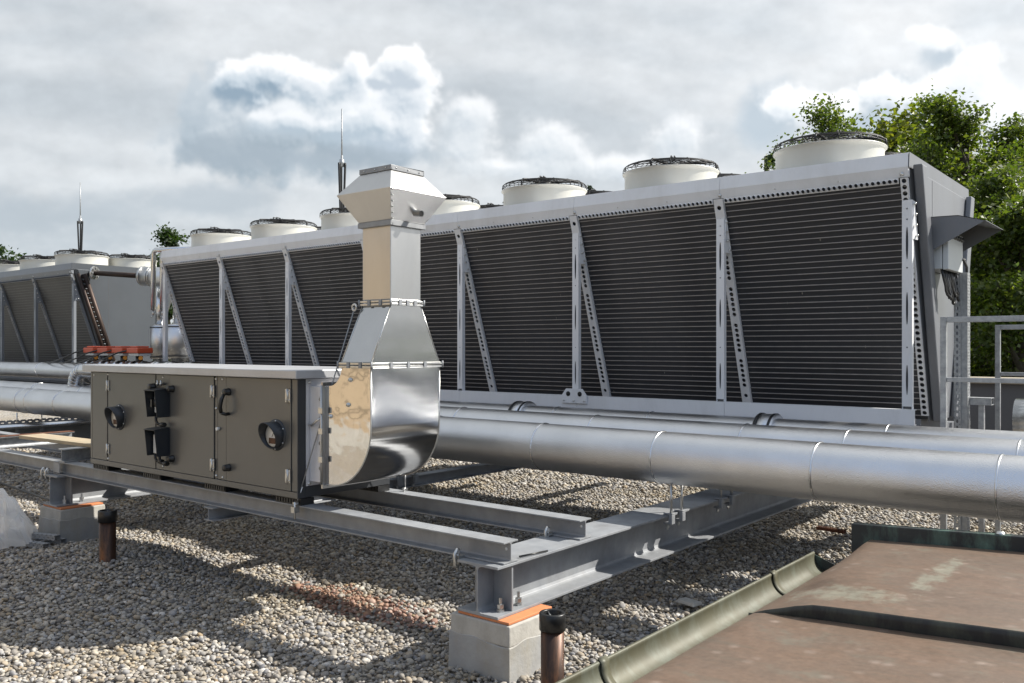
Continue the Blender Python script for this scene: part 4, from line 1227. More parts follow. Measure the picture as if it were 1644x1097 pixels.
# ------------------------------------------------------------------ air handling unit
def ahu():
    YF = 3.47; YB = 4.27; XA, XB = -7.345, -4.56
    t = thing('air_handling_unit', 'long dark umber grey air handling unit with three doors on steel beams', 'air handling unit', ((XA + XB) / 2, 3.87, .73))
    mb = MB()
    mb.box(XA + .01, XB - .01, YF + .012, YB - .012, .772, 1.498)
    mb.build('body', 'ahu_dark', t)
    mb = MB()
    mb.box(XA, XB, YF, YB, .73, .7705)
    mb.build('base_rail', 'ahu', t, bevel=.003)
    # corner posts
    mb = MB()
    mb.box(-4.618, XB, YF - .0, YF + .06, .7715, 1.498); mb.box(XA, XA + .035, YF, YF + .06, .7715, 1.498)
    mb.box(XB - .06, XB, YB - .06, YB, .7715, 1.498)
    build_each(mb, 'corner_post', 'ahu', t, bevel=.006)
    mb = MB(); mb.box(XB + .0005, XB + .003, YF + .002, YF + .062, .732, 1.498); mb.box(XB + .0005, XB + .003, YF + .063, YB - .002, .732, .80)
    mb.build('end_trim', 'ahu_dark', t)
    g = .003
    def panel(nm, xa, xb, pr=.0, mat_='ahu'):
        mb = MB(); mb.box(xa + g, xb - g, YF - pr, YF + .0115, .7745, 1.494); return mb.build(nm, mat_, t, bevel=.002)
    panel('side_panel', XA + .036, -7.055); panel('joint_strip', -7.054, -7.032, -.004)
    d1 = panel('door', -7.030, -6.290, .004); panel('mullion', -6.289, -6.087, .0); d2 = panel('door', -6.086, -5.500, .004)
    panel('mullion', -5.498, -5.462, -.003); panel('mullion', -5.460, -5.352, .0); d3 = panel('door', -5.350, -4.620, .004)
    mb = MB()
    mb.box(XA - .055, XB + .045, YF - .045, YB + .045, 1.500, 1.555)
    mb.build('roof_cap', 'cap', t, bevel=.006)
    # feet
    for x in (-7.2, -6.38, -5.52, -4.68):
        for yy in (3.545, 4.21):
            mb = MB(); mb.box(x - .13, x + .13, yy - .058, yy + .05, .6875, .7285)
            for q in range(9): mb.box(x - .12 + q * .028, x - .104 + q * .028, yy - .064, yy - .0585, .695, .722)
            mb.build('rubber_foot', 'black', t)
    # hinges: two leaf plates and a knuckle
    def hinge(door, x, z):
        mb = MB(); mb.box(x - .026, x - .003, YF - .012, YF - .0045, z - .042, z + .042); mb.box(x + .003, x + .024, YF - .012, YF - .0045, z - .042, z + .042)
        mb.tube([(x, YF - .014, z - .045), (x, YF - .014, z + .045)], .007, 10)
        for sx in (-.015, .014):
            for sz in (-.028, .028): mb.lathe([(0, -.004), (.006, -.003), (.007, 0)], (x + sx, YF - .012, z + sz), 8, axis='Y')
        mb.build('hinge', 'zinc', door)
    for x, d in ((-7.03, d1), (-5.512, d2), (-4.645, d3)):
        for z in (1.389, .87): hinge(d, x, z)
    # round hooded gauges
    def cup(door, cx, z):
        mb = MB(); N = 32
        vs = []
        for r, k in ((.088, 0), (.088, 1), (.082, 1), (.082, 0)):
            for i in range(N):
                a = 2 * PI * i / N
                L = .040 + .060 * (.5 + .5 * math.sin(a)) if k else .0
                vs.append((cx + r * math.cos(a), YF - .006 - L, z + r * math.sin(a)))
        mb.add(vs, [(l * N + i, l * N + (i + 1) % N, (l + 1) * N + (i + 1) % N, (l + 1) * N + i) for l in range(3) for i in range(N)], 0, True)
        mb.lathe([(.078, -.012), (.102, -.010), (.104, -.0045)], (cx, YF, z), N, axis='Y')
        for i in range(6):
            a = i * PI / 3 + .5; mb.lathe([(0, -.016), (.005, -.015), (.006, -.011)], (cx + .092 * math.cos(a), YF, z + .092 * math.sin(a)), 8, 1, axis='Y')
        h = mb.build('gauge_hood', ['hood', 'zinc'], door)
        mb = MB(); mb.lathe([(0, -.034), (.074, -.034), (.078, -.0045)], (cx, YF, z), 28, axis='Y'); mb.build('dial', 'dial', h)
        mb = MB(); mb.box(cx - .035, cx + .035, YF - .0375, YF - .0345, z - .055, z - .018); mb.prism([(cx - .003, YF - .0375, z - .01), (cx + .003, YF - .0375, z - .01), (cx + .034, YF - .0375, z + .05)], (0, -.001, 0), 1)
        mb.build('dial_plate', ['copper', 'black'], h)
    cup(d1, -6.845, 1.140); cup(d3, -4.775, 1.128)
    # two open-fronted rain hoods on the mullion
    def hood(z0, z1, inner):
        xa, xb = -6.245, -6.098; yf = YF - .118; th = .004
        mb = MB()
        mb.prism([(xa, YF - .001, z1), (xa, yf, z1 - .012), (xa, yf + .02, z0), (xa, YF - .001, z0)], (th, 0, 0))
        mb.prism([(xb - th, YF - .001, z1), (xb - th, yf, z1 - .012), (xb - th, yf + .02, z0), (xb - th, YF - .001, z0)], (th, 0, 0))
        mb.prism([(xa - .004, YF - .001, z1 + .001), (xa - .004, yf - .006, z1 - .011), (xa - .004, yf - .006, z1 - .006), (xa - .004, YF - .001, z1 + .006)], (xb - xa + .008, 0, 0))
        mb.box(xb + .0005, xb + .020, YF - .004, YF - .0008, z0 + .004, z1 - .004)
        h = mb.build('rain_hood', 'hood', t)
        if inner == 'switch':
            mb = MB(); mb.box(-6.225, -6.135, YF - .05, YF - .002, z0 + .03, z1 - .03); mb.build('switch_box', 'box', h, bevel=.006)
            mb = MB(); mb.lathe([(0, -.085), (.028, -.085), (.032, -.0515), (.0, -.0515)], (-6.18, YF, (z0 + z1) / 2), 18, axis='Y'); mb.box(-6.19, -6.17, YF - .10, YF - .086, (z0 + z1) / 2 - .028, (z0 + z1) / 2 + .028)
            mb.build('rotary_knob', 'black', h)
        else:
            mb = MB(); mb.box(-6.225, -6.13, YF - .06, YF - .002, z0 + .015, z1 - .05); mb.build('junction_box', 'box', h, bevel=.006)
        return h
    hood(1.178, 1.388, 'switch'); hood(.888, 1.095, 'box')
    # cables with glands
    def cable(pts, r=.011):
        mb = MB(); mb.tube(pts, r, 8); p = Vector(pts[-1]); mb.tube([(p.x - .01, p.y, p.z), (p.x + .035, p.y, p.z)], .018, 10); mb.build('cable', 'black', t)
    cable([(-6.2, YF - .05, 1.18), (-6.2, YF - .05, 1.145), (-6.175, YF - .05, 1.125), (-6.13, YF - .04, 1.122)])
    cable([(-6.21, YF - .05, .90), (-6.21, YF - .05, .865), (-6.19, YF - .05, .845), (-6.16, YF - .04, .845)])
    cable([(-6.15, YF - .05, .90), (-6.15, YF - .05, .86), (-6.13, YF - .05, .835), (-6.09, YF - .04, .835)])
    # knob locks
    def knob(door, x, z, r=.026):
        mb = MB(); mb.lathe([(0, -.048), (r * .8, -.048), (r * .9, -.044), (r * .9, -.018), (r, -.016), (r, -.0045)], (x, YF, z), 20, axis='Y'); mb.build('lock', 'black', door)
    knob(d2, -6.04, 1.392); knob(d2, -6.04, .872); knob(d1, -6.31, 1.40); knob(d3, -5.312, .868); knob(d3, -5.312, 1.392)
    mb = MB(); mb.tube([(-5.312, YF - .045, 1.375), (-5.318, YF - .062, 1.34), (-5.322, YF - .07, 1.29), (-5.322, YF - .06, 1.248)], [.010, .014, .015, .012], 10)
    mb.tube([(-5.322, YF - .06, 1.248), (-5.315, YF - .03, 1.238), (-5.315, YF - .004, 1.24)], .012, 10); mb.build('handle', 'black', d3)
    mb = MB()
    for x in (-6.215, -6.165): mb.tube([(x, YF - .001, 1.425), (x, YF - .03, 1.425), (x, YF - .036, 1.43)], .009, 8); mb.tube([(x, YF - .03, 1.41), (x, YF - .03, 1.452)], .007, 8)
    build_each(mb, 'pressure_nipple', 'zinc', t)
    mb = MB(); mb.tube([(-5.44, YF - .0, 1.129), (-5.44, YF - .022, 1.129)], .012, 14); mb.build('door_stop', 'dial', t)
    mb = MB()
    for x, zz in ((-7.28, (1.47,)), (-7.043, (1.48, .79)), (-6.19, (1.475, .80)), (-5.48, (1.478, 1.27, .795)), (-5.40, (1.478, 1.38, .79))):
        for z in zz: mb.lathe([(0, -.005), (.008, -.004), (.010, .002)], (x, YF, z), 10, axis='Y')
    build_each(mb, 'panel_screw', 'zinc', t)
    # pale end wall with duct collar
    mb = MB(); mb.box(XB + .0008, XB + .004, YF + .066, YB - .066, .805, 1.495); mb.build('end_wall', 'panelw', t)
    mb = MB(); mb.box(XB + .005, -4.405, 3.565, 4.145, .835, 1.45); mb.build('duct_collar', 'panelw', t, bevel=.004)
    mb = MB()
    for z in (.93, 1.09, 1.25, 1.37): mb.lathe([(0, -.018), (.012, -.018), (.014, 0)], (-4.43, 3.564, z), 8, axis='Y')
    for y, z in ((3.56, 1.475), (4.1, 1.475), (3.56, .82)): mb.lathe([(0, .010), (.010, .010), (.012, 0)], (XB + .004, y, z), 8, axis='X')
    build_each(mb, 'collar_bolt', 'zinc', t)
    mb = MB(); mb.tube([(-4.545, 3.555, 1.20), (-4.50, 3.54, 1.20), (-4.44, 3.53, 1.235), (-4.415, 3.54, 1.25)], .008, 8); mb.build('earth_strap', 'zinc', t)
ahu()

# ------------------------------------------------------------------ exhaust duct
def duct():
    x0, x1, ya, yb = -4.235, -3.96, 3.56, 4.146
    t = thing('exhaust_duct', 'polished steel exhaust duct rising from the dark unit, with wide cowl on top', 'duct', (-4.1, 3.85, .83))
    # elbow outline in the XZ plane
    heel = [(-4.387, .83), (-4.34, .83)]
    for i in range(1, 15):
        a = R(90 * i / 14); heel.append((-4.34 + .38 * math.sin(a), 1.22 - .39 * math.cos(a)))
    heel.append((x1, 1.572))
    throat = [(x0, 1.572)]
    for i in range(0, 9):
        a = R(90 * i / 8); throat.append((-4.36 + .125 * math.cos(a), 1.58 - .125 * math.sin(a)))
    throat.append((-4.387, 1.455))
    poly = heel + throat
    n = len(poly); nh = len(heel)
    mb = MB()
    for y in (ya, yb): mb.add([(x, y, z) for x, z in poly], [tuple(range(n)) if y == ya else tuple(range(n))[::-1]], 0)
    build_each(mb, 'cheek', 'stain_side', t)
    mb = MB()                              # heel sheet, slightly oil-canned
    K = 24; vs = []
    pts = []
    for i in range(nh - 1):
        for q in range(3): pts.append((heel[i][0] + (heel[i + 1][0] - heel[i][0]) * q / 3, heel[i][1] + (heel[i + 1][1] - heel[i][1]) * q / 3))
    pts.append(heel[-1])
    for i, (x, z) in enumerate(pts):
        for j in range(K + 1):
            v = j / K; edge = math.sin(PI * v) ** .6
            b = edge * (.006 * math.exp(-((z - 1.40) / .03) ** 2) - .007 * math.exp(-((z - 1.34) / .035) ** 2) + .004 * math.sin(z * 9 + v * 3))
            nx = min(1, max(0, (x + 4.34) / .38))
            vs.append((x + b * nx, ya + .0008 + (yb - ya - .0016) * v, z - b * (1 - nx)))
    mb.add(vs, [(i * (K + 1) + j, i * (K + 1) + j + 1, (i + 1) * (K + 1) + j + 1, (i + 1) * (K + 1) + j) for i in range(len(pts) - 1) for j in range(K)], 0, True)
    mb.build('heel', 'stain_s', t)
    mb = MB()
    th = throat
    mb.add([(x, y, z) for x, z in th for y in (ya + .0008, yb - .0008)], [(2 * i, 2 * i + 1, 2 * i + 3, 2 * i + 2) for i in range(len(th) - 1)], 0, True)
    mb.build('throat', 'stain_s', t)
    mb = MB()                              # folded edge lips along the heel, and rivets on the cheek
    for y in (ya - .004, yb + .004): mb.tube([(x, y, z) for x, z in heel], .005, 6)
    for x, z in ((-4.15, 1.50), (-4.17, 1.345), (-4.34, 1.265)): mb.lathe([(0, -.016), (.010, -.014), (.015, 0)], (x, ya, z), 10, axis='Y')
    build_each(mb, 'lip', 'zinc', t)
    # flanges
    def flange(xa, xb, ya_, yb_, z, h=.032, e=.017, mt='zinc'):
        mb = MB()
        for zz in (z, z + h * .55):
            hh = h * .45 - .002
            mb.box(xa - e, xb + e, ya_ - e, ya_ - .001, zz, zz + hh); mb.box(xa - e, xb + e, yb_ + .001, yb_ + e, zz, zz + hh)
            mb.box(xa - e, xa - .001, ya_ - .001, yb_ + .001, zz, zz + hh); mb.box(xb + .001, xb + e, ya_ - .001, yb_ + .001, zz, zz + hh)
        f = mb.build('flange', mt, t, bevel=.002)
        mb = MB()
        for q in (.25, .5, .75):
            y = ya_ + (yb_ - ya_) * q; mb.box(xb + e + .0005, xb + e + .005, y - .012, y + .012, z - .001, z + h + .001)
        for q in (.3, .7):
            x = xa + (xb - xa) * q; mb.box(x - .012, x + .012, ya_ - e - .005, ya_ - e - .0005, z - .001, z + h + .001)
        for xx, yy in ((xa - e, ya_ - e), (xb + e, ya_ - e), (xb + e, yb_ + e)): mb.lathe([(0, -.004), (.006, -.004), (.006, h + .005), (0, h + .005)], (xx, yy, z), 8)
        build_each(mb, 'flange_clip', 'galv', f)
    flange(x0, x1, ya, yb, 1.573, .036)
    # taper
    sx0, sx1, sy0, sy1 = -4.22, -3.96, 3.718, 3.979
    mb = MB()
    A = [(x0, ya, 1.61), (x1, ya, 1.61), (x1, yb, 1.61), (x0, yb, 1.61)]; B = [(sx0, sy0, 1.962), (sx1, sy0, 1.962), (sx1, sy1, 1.962), (sx0, sy1, 1.962)]
    mb.add(A + B, [(i, (i + 1) % 4, 4 + (i + 1) % 4, 4 + i) for i in range(4)]); mb.build('taper', 'stain_s', t)
    mb = MB()
    for i in (0, 1, 2):
        mb.tube([A[i], B[i]], .004, 6)
    build_each(mb, 'corner_seam', 'zinc', t)
    flange(sx0, sx1, sy0, sy1, 1.963, .034, .015)
    # shaft: four sheets with folded corners
    mb = MB(); mb.box(sx0, sx1, sy0, sy1, 1.998, 2.474); mb.build('shaft', 'stain_m', t, bevel=.004)
    mb = MB()
    e = .022
    mb.box(sx0 - e, sx1 + e, sy0 - e, sy0 - .001, 2.455, 2.488); mb.box(sx0 - e, sx1 + e, sy1 + .001, sy1 + e, 2.455, 2.488); mb.box(sx0 - e, sx0 - .001, sy0 - .001, sy1 + .001, 2.455, 2.488); mb.box(sx1 + .001, sx1 + e, sy0 - .001, sy1 + .001, 2.455, 2.488)
    mb.build('flange', 'galv', t, bevel=.002)
    cx, cy = -4.09, 3.85
    def sq(a, z): return [(cx - a, cy - a, z), (cx + a, cy - a, z), (cx + a, cy + a, z), (cx - a, cy + a, z)]
    mb = MB()
    P, Q, S_ = sq(.148, 2.489), sq(.247, 2.662), sq(.141, 2.797)
    mb.add(P + Q, [(i, (i + 1) % 4, 4 + (i + 1) % 4, 4 + i) for i in range(4)]); mb.add(Q + S_, [(i, (i + 1) % 4, 4 + (i + 1) % 4, 4 + i) for i in range(4)])
    c = mb.build('cowl', 'stain_m', t, bevel=.002)
    mb = MB(); a, b = .146, .136
    for z0, z1 in ((2.797, 2.829),):
        mb.box(cx - a, cx + a, cy - a, cy - b, z0, z1); mb.box(cx - a, cx + a, cy + b, cy + a, z0, z1); mb.box(cx - a, cx - b, cy - b, cy + b, z0, z1); mb.box(cx + b, cx + a, cy - b, cy + b, z0, z1)
    mb.build('rim', 'galv', c, bevel=.002)
    mb = MB()
    mb.tube([(cx + .15, cy + .03, 2.55), (cx + .235, cy + .03, 2.535)], .020, 14, caps=False); mb.tube([(cx + .232, cy + .03, 2.5355), (cx + .15, cy + .03, 2.55)], .016, 14, 1)
    mb.build('drain_spout', ['stain_m', 'blackgal'], c)
    mb = MB()
    for i in range(6):
        f = i / 5.5
        for (p, q) in ((P[1], Q[1]),):
            v = Vector(p).lerp(Vector(q), f + .04); mb.lathe([(0, .006), (.004, .005), (.005, -.004)], (v.x - .012 + .016, v.y + .012, v.z), 6, axis='X')
    for k in range(3):
        mb.lathe([(0, -.004), (.004, -.003), (.005, 0)], (cx - .1 + .1 * k, cy - a - .001, 2.813), 6, axis='Y'); mb.lathe([(0, .004), (.004, .003), (.005, 0)], (cx + a + .001, cy - .1 + .1 * k, 2.813), 6, axis='X')
    build_each(mb, 'rivet', 'zinc', c)
    # inlet flange, upright, against the unit's collar
    mb = MB()
    e = .024
    for xx in (-4.404, -4.396):
        mb.box(xx, xx + .0075, ya - e, ya - .001, .83 - e, 1.455 + e); mb.box(xx, xx + .0075, yb + .001, yb + e, .83 - e, 1.455 + e)
        mb.box(xx, xx + .0075, ya - .001, yb + .001, 1.456, 1.455 + e); mb.box(xx, xx + .0075, ya - .001, yb + .001, .83 - e, .829)
    f = mb.build('flange', 'stain_m', t)
    mb = MB()
    for z in (.99, 1.17, 1.3): mb.box(-4.416, -4.378, ya - e - .014, ya - e - .0005, z - .018, z + .018)
    mb.tube([(-4.40, ya - e - .004, .83), (-4.40, ya - e - .004, 1.46)], .006, 8)
    build_each(mb, 'flange_clip', 'zinc', f)
duct()

def guy(a, b, lbl):
    t = thing('guy_wire', lbl, 'wire', a, 'guy wires of the duct')
    a = Vector(a); b = Vector(b)
    MB().tube([a, b], .0042, 6).build('wire', 'galv_rail', t)
    d = (b - a).normalized()
    mb = MB(); mb.tube([b - d * .12 + Vector((.008, 0, 0)), b], .004, 6); mb.box(b.x - .018, b.x + .018, b.y - .03, b.y + .01, b.z - .05, b.z - .012); mb.tube([(b.x + .01, b.y - .02, b.z - .09), (b.x + .01, b.y - .02, b.z + .02)], .007, 8)
    mb.box(b.x - .012, b.x + .022, b.y - .02, b.y + .0, b.z + .002, b.z + .016)
    mb.build('clamp', 'zinc', t)
    mb = MB(); mb.tube([a + Vector((.02 * math.cos(q), -.004, .02 * math.sin(q))) for q in [2 * PI * i / 12 for i in range(13)]], .006, 6, caps=False); mb.build('eye_bolt', 'zinc', t)
guy((-4.262, 3.690, 1.955), (-4.585, 3.482, .692), 'steel guy wire from the duct flange to the front cross beam')
guy((-4.262, 4.02, 1.955), (-4.45, 4.32, .692), 'steel guy wire behind the duct, clamped to the rear cross beam')

# ------------------------------------------------------------------ drain pipes through the gravel
def vent(x, y, z0, z1, r, lbl):
    t = thing('roof_drain_pipe', lbl, 'pipe', (x, y, z0), 'upright copper pipes')
    mb = MB(); mb.lathe([(r, z0 - .15), (r * 1.0, z1 - .075), (r * .9, z1 - .075)], (x, y, 0), 32); mb.build('pipe', 'copper', t)
    R1 = r + .008
    mb = MB(); mb.lathe([(r, z1 - .085), (R1, z1 - .083), (R1, z1 - .004), (R1 - .004, z1), (R1 - .018, z1), (R1 - .02, z1 - .004), (R1 - .02, z1 - .075)], (x, y, 0), 32)
    c = mb.build('collar', 'black', t)
    mb = MB(); mb.lathe([(0, z1 - .07), (R1 - .018, z1 - .07)], (x, y, 0), 32, 0)
    mb.build('shaft', 'blackgal', c)
    mb = MB()
    for k in range(3):
        a = 2 * PI * k / 3 + .6
        mb.tube([(x, y, z1 - .03), (x + (R1 - .019) * math.cos(a), y + (R1 - .019) * math.sin(a), z1 - .012)], .004, 6)
    build_each(mb, 'spider', 'zinc', c)
vent(-2.52, 3.44, 0, .405, .057, 'copper pipe with black collar standing beside the near concrete block')
vent(-6.42, 3.16, .13, .487, .059, 'brown copper pipe with black collar near the far concrete block')

# ------------------------------------------------------------------ left-hand clutter
def sheet():
    mb = MB(); nx, ny = 34, 30
    vs = []
    for j in range(ny + 1):
        for i in range(nx + 1):
            u = i / nx * 2 - 1; v = j / ny * 2 - 1
            r = max(abs(u), abs(v)); s_ = math.hypot(u, v) or 1e-6
            x = -8.06 + u * .40; y = 2.95 + v * .36
            h = .56 * max(0, 1 - s_ ** 1.6) ** .8 if s_ < 1 else 0
            p = Vector((u * 2.1, v * 2.1, 1.7))
            n1 = abs(mnoise.noise(p * 1.1)); n2 = abs(mnoise.noise(p * 2.2 + Vector((4, 1, 0))))
            th_ = math.atan2(v, u); h *= 1 - .30 * abs(math.sin(3.5 * th_ + 2.2 * mnoise.noise(p * .8))) * s_
            h = h * (1 - .55 * n1) + (.07 * (n2 - .2) + .06 * abs(mnoise.noise(p * 5.1))) * (1 if s_ < .95 else .3)
            x += .06 * mnoise.noise(p * 2.3); y += .05 * mnoise.noise(p * 2.5 + Vector((9, 0, 0)))
            vs.append((x, y, max(h, -.01) + hz(x, y) + .035))
    mb.add(vs, [(j * (nx + 1) + i, j * (nx + 1) + i + 1, (j + 1) * (nx + 1) + i + 1, (j + 1) * (nx + 1) + i) for j in range(ny) for i in range(nx)], 0, False)
    o = mb.build('plastic_sheet', 'plastic', fix=False)
    tag(o, 'crumpled clear plastic sheet heaped on the gravel at the left edge', 'plastic sheet')
sheet()
def bundle(x, y, z, rot, lbl):
    t = thing('slotted_channel', lbl, 'channel', (x, y, z), 'offcuts of slotted channel')
    mb = MB(); L = .62
    mb.plate((-L / 2, 0, .041), (1, 0, 0), (0, 1, 0), [(.05, (.014, .006))] * int(L / .05), .062, .003, N=12)
    mb.plate((-L / 2, 0, 0), (1, 0, 0), (0, 0, 1), [(.05, (.006, .006))] * int(L / .05), .041, .003, N=12)
    mb.box(-L / 2, L / 2 - .02, .058, .062, 0, .04)
    c, s_ = math.cos(rot), math.sin(rot)
    mb.v = [(x + a * c - b * s_, y + a * s_ + b * c, z + d) for a, b, d in mb.v]
    mb.build('profile', 'galv', t, fix=False)
bundle(-7.84, 3.19, .078, .30, 'grey slotted channel offcut beside the far concrete block, topmost of three')
bundle(-7.80, 3.10, .034, .22, 'grey slotted channel offcut lying lowest, in front of the two others')
bundle(-7.86, 3.24, .034, .34, 'grey slotted channel offcut under the top one, nearest the block')
mb = MB()
for yy in (-.02, .02): mb.box(-.13, .13, yy - .006, yy + .006, 0, .03)
mb.box(-.10, .12, -.013, .013, .0, .006)
ca, sa = math.cos(-.1), math.sin(-.1)
mb.v = [(-2.70 + a * ca - b * sa, 7.95 + a * sa + b * ca, .035 + d) for a, b, d in mb.v]
tag(mb.build('iron_strip', 'rust'), 'short rusty iron rail lying on the gravel beneath the silver pipes', 'iron rail')
mb = MB(); mb.tube([(-14, 4.6, .05), (-11.5, 4.35, .045), (-9.9, 4.2, .05), (-8.9, 4.12, .04)], .012, 8)
tag(mb.build('black_cable', 'black'), 'black cable lying on the gravel at far left behind the beam', 'cable')
mb = MB(); mb.hexa([(x - .40, y + .72, z) for x, y, z in [(-2.36, 4.40, .03), (-2.20, 4.36, .03), (-2.18, 4.46, .03), (-2.33, 4.50, .03), (-2.34, 4.41, .052), (-2.21, 4.375, .056), (-2.19, 4.45, .052), (-2.32, 4.485, .05)]])
tag(mb.build('flat_stone', 'concrete', bevel=.006), 'flat pale stone chip among the pebbles beside the deep near beam', 'stone')
mb = MB(); mb.tube([(-2.90, 3.66, .579), (-2.80 - .06, 3.86, .579)], .005, 6)
tag(mb.build('steel_hook', 'black'), 'thin black wire lying on the near beam between the cross beam ends', 'wire')

# ------------------------------------------------------------------ copper roof in the foreground
def copper_roof():
    t = thing('copper_roof_light', 'low brown copper clad roof with standing seam and olive gutter, in the near corner', 'roof', (-.5, 2.5, 0))
    SL = .055
    def rz(x, far): return .60 + (x + 1.52) * SL + (.045 if far else 0)
    xe, xr = -1.52, 3.4
    ys = 3.47; yf = 4.885; yn = -2.4
    def sheetm(y0, y1, far):
        mb = MB(); nx, ny = 40, 24; vs = []
        for j in range(ny + 1):
            for i in range(nx + 1):
                x = xe + (xr - xe) * (i / nx) ** 1.4; y = y0 + (y1 - y0) * j / ny
                k = min(1, (x - xe) / (.30 - .24 * (y - ys) / (yf - ys) if far else .3))
                z = .60 + (x - xe) * SL
                if far: z += .055 * (k * k * (3 - 2 * k))
                z += .004 * mnoise.noise((x * 2.2, y * 2.2, 4 + far)) - .022 * max(0, 1 - (x - xe) / .07) ** 2
                vs.append((x, y, z))
        mb.add(vs, [(j * (nx + 1) + i, j * (nx + 1) + i + 1, (j + 1) * (nx + 1) + i + 1, (j + 1) * (nx + 1) + i) for j in range(ny) for i in range(nx)], 0, True)
        return mb, vs[:nx + 1]
    mb, _ = sheetm(yn, ys + .05, False); mb.build('near_sheet', 'roofcu', t, fix=False)
    mb, edge = sheetm(ys, yf, True); mb.build('far_sheet', 'roofcu', t, fix=False)
    mb = MB()                                   # black seam: the drop between the sheets, and a rolled lip on top
    vs = []
    for x, y, z in edge: vs += [(x, y - .001, z + .001), (x, y - .012, z - .006), (x, y - .014, z - .02), (x, y - .004, .60 + (x - xe) * SL - .012)]
    mb.add(vs, [(4 * i + q, 4 * i + 4 + q, 4 * i + 5 + q, 4 * i + 1 + q) for i in range(len(edge) - 1) for q in range(3)], 0, True)
    mb.build('standing_seam', 'seam', t, fix=False)
    mb = MB()
    mb.hexa([(xe - .03, yf, .56), (xr, yf, .60 + (xr - xe) * SL - .03), (xr, yf + .055, .60 + (xr - xe) * SL - .03), (xe - .03, yf + .055, .56),
             (xe - .03, yf, .735), (xr, yf, .735 + (xr - xe) * SL * .85), (xr, yf + .055, .735 + (xr - xe) * SL * .85), (xe - .03, yf + .055, .735)])
    mb.build('upstand', 'upstand', t, bevel=.006)
    mb = MB(); mb.lathe([(0, .012), (.016, .010), (.022, 0)], (-.83, yf + .028, .771), 12); mb.build('vent_stud', 'zinc', t)
    # walls under it
    mb = MB(); mb.box(xe + .03, xr, yn, yf - .02, -.05, .55); mb.build('kerb_wall', 'slate', t)
    # half-round gutter with bead, end cap and brackets
    g0, g1 = -1.9, 4.60
    gx, gz, gr = -1.565, .600, .085
    prof = []
    for i in range(15):
        a = R(-38 - 144 * i / 14); prof.append((gx + gr * math.cos(a), gz + gr * math.sin(a)))
    wide = [(gx - gr + .002, gz + .012), (gx - gr - .004, gz + .017), (gx - gr - .010, gz + .012), (gx - gr - .009, gz + .004)]
    full = prof + wide
    mb = MB()
    n = len(full); ns = 40; vs = []
    for j in range(ns + 1):
        y = g0 + (g1 - g0) * j / ns; w = .004 * mnoise.noise((y * 1.3, 2, 0))
        vs += [(x + w, y, z + w * .5) for x, z in full]
    mb.add(vs, [(j * n + i, j * n + i + 1, (j + 1) * n + i + 1, (j + 1) * n + i) for j in range(ns) for i in range(n - 1)], 0, True)
    g = mb.build('gutter', 'gutter', t, fix=False)
    so = g.modifiers.new('solid', 'SOLIDIFY'); so.thickness = .002
    mb = MB(); mb.prism([(x, g1, z) for x, z in prof], (0, .004, 0)); mb.build('end_cap', 'upstand', g)
    for y in (4.05, 2.55, 1.0):
        mb = MB()
        q = [(gx - gr - .013, gz + .006), (gx - gr - .004, gz + .022), (gx - gr + .007, gz + .010)] + [(x + (gx - x) * .06, z + (gz - z) * .06) for x, z in prof[::-1][1:11]]
        mb.add([(x, yy, z) for x, z in q for yy in (y - .024, y + .024)], [(2 * i, 2 * i + 1, 2 * i + 3, 2 * i + 2) for i in range(len(q) - 1)], 0, True)
        o = mb.build('gutter_bracket', 'gutter', g, fix=False); so = o.modifiers.new('solid', 'SOLIDIFY'); so.thickness = .004
copper_roof()

# ------------------------------------------------------------------ railing, trays and parapet on the right
def frame(y, xa, xb, top, lbl, s=.042):
    t = thing('railing', lbl, 'railing', (xa, y, 0), 'galvanised railings')
    h = s / 2
    mb = MB()
    mb.box(xa - h, xa + h, y - h, y + h, 0, top); mb.build('post', 'galv_rail', t, bevel=.003)
    mb = MB(); mb.box(xb - h, xb + h, y - h, y + h, 0, top - s - .001); mb.build('post', 'galv_rail', t, bevel=.003)
    mb = MB(); mb.box(xa + h + .001, xb + h, y - h, y + h, top - s, top); mb.build('top_rail', 'galv_rail', t, bevel=.003)
    mb = MB(); mb.box(xa + h + .001, xb - h - .001, y - h * .8, y + h * .8, 1.44, 1.44 + s * .8); mb.build('mid_rail', 'galv_rail', t, bevel=.003)
frame(7.19, -1.595, 2.6, 1.93, 'galvanised tube railing at the right edge, the near frame')
frame(9.02, -1.545, 2.6, 1.905, 'galvanised tube railing at the right edge, the frame behind')
def vtray(x, y, lbl, face, w, slots, z1):
    t = thing('cable_tray', lbl, 'cable tray', (x, y, 0), 'upright perforated trays')
    mb = MB()
    cells = []
    L = z1
    k = int(L / slots)
    if face == 'y':
        mb.plate((x, y, 0), (1, 0, 0), (0, 0, 1), [(w * .001 + .0001, None)], L)
        mb.plate((x + w, y, 0), (0, 0, 1), (-1, 0, 0), [(L / k, (.016, .009))] * k, w, .003, N=12)
        mb.box(x, x + .003, y + .001, y + .06, 0, L); mb.box(x + w - .003, x + w, y + .001, y + .06, 0, L)
    else:
        for off, ww in ((0, w / 2), (w / 2, w / 2)):
            mb.plate((x, y + off, 0), (0, 0, 1), (0, -1, 0), [(L / k, (.010, .008))] * k, -ww, .003, N=12)
        mb.box(x - .05, x - .001, y, y + .003, 0, L); mb.box(x - .05, x - .001, y + w - .003, y + w, 0, L)
    mb.build('channel', 'galv_rail', t, fix=False)
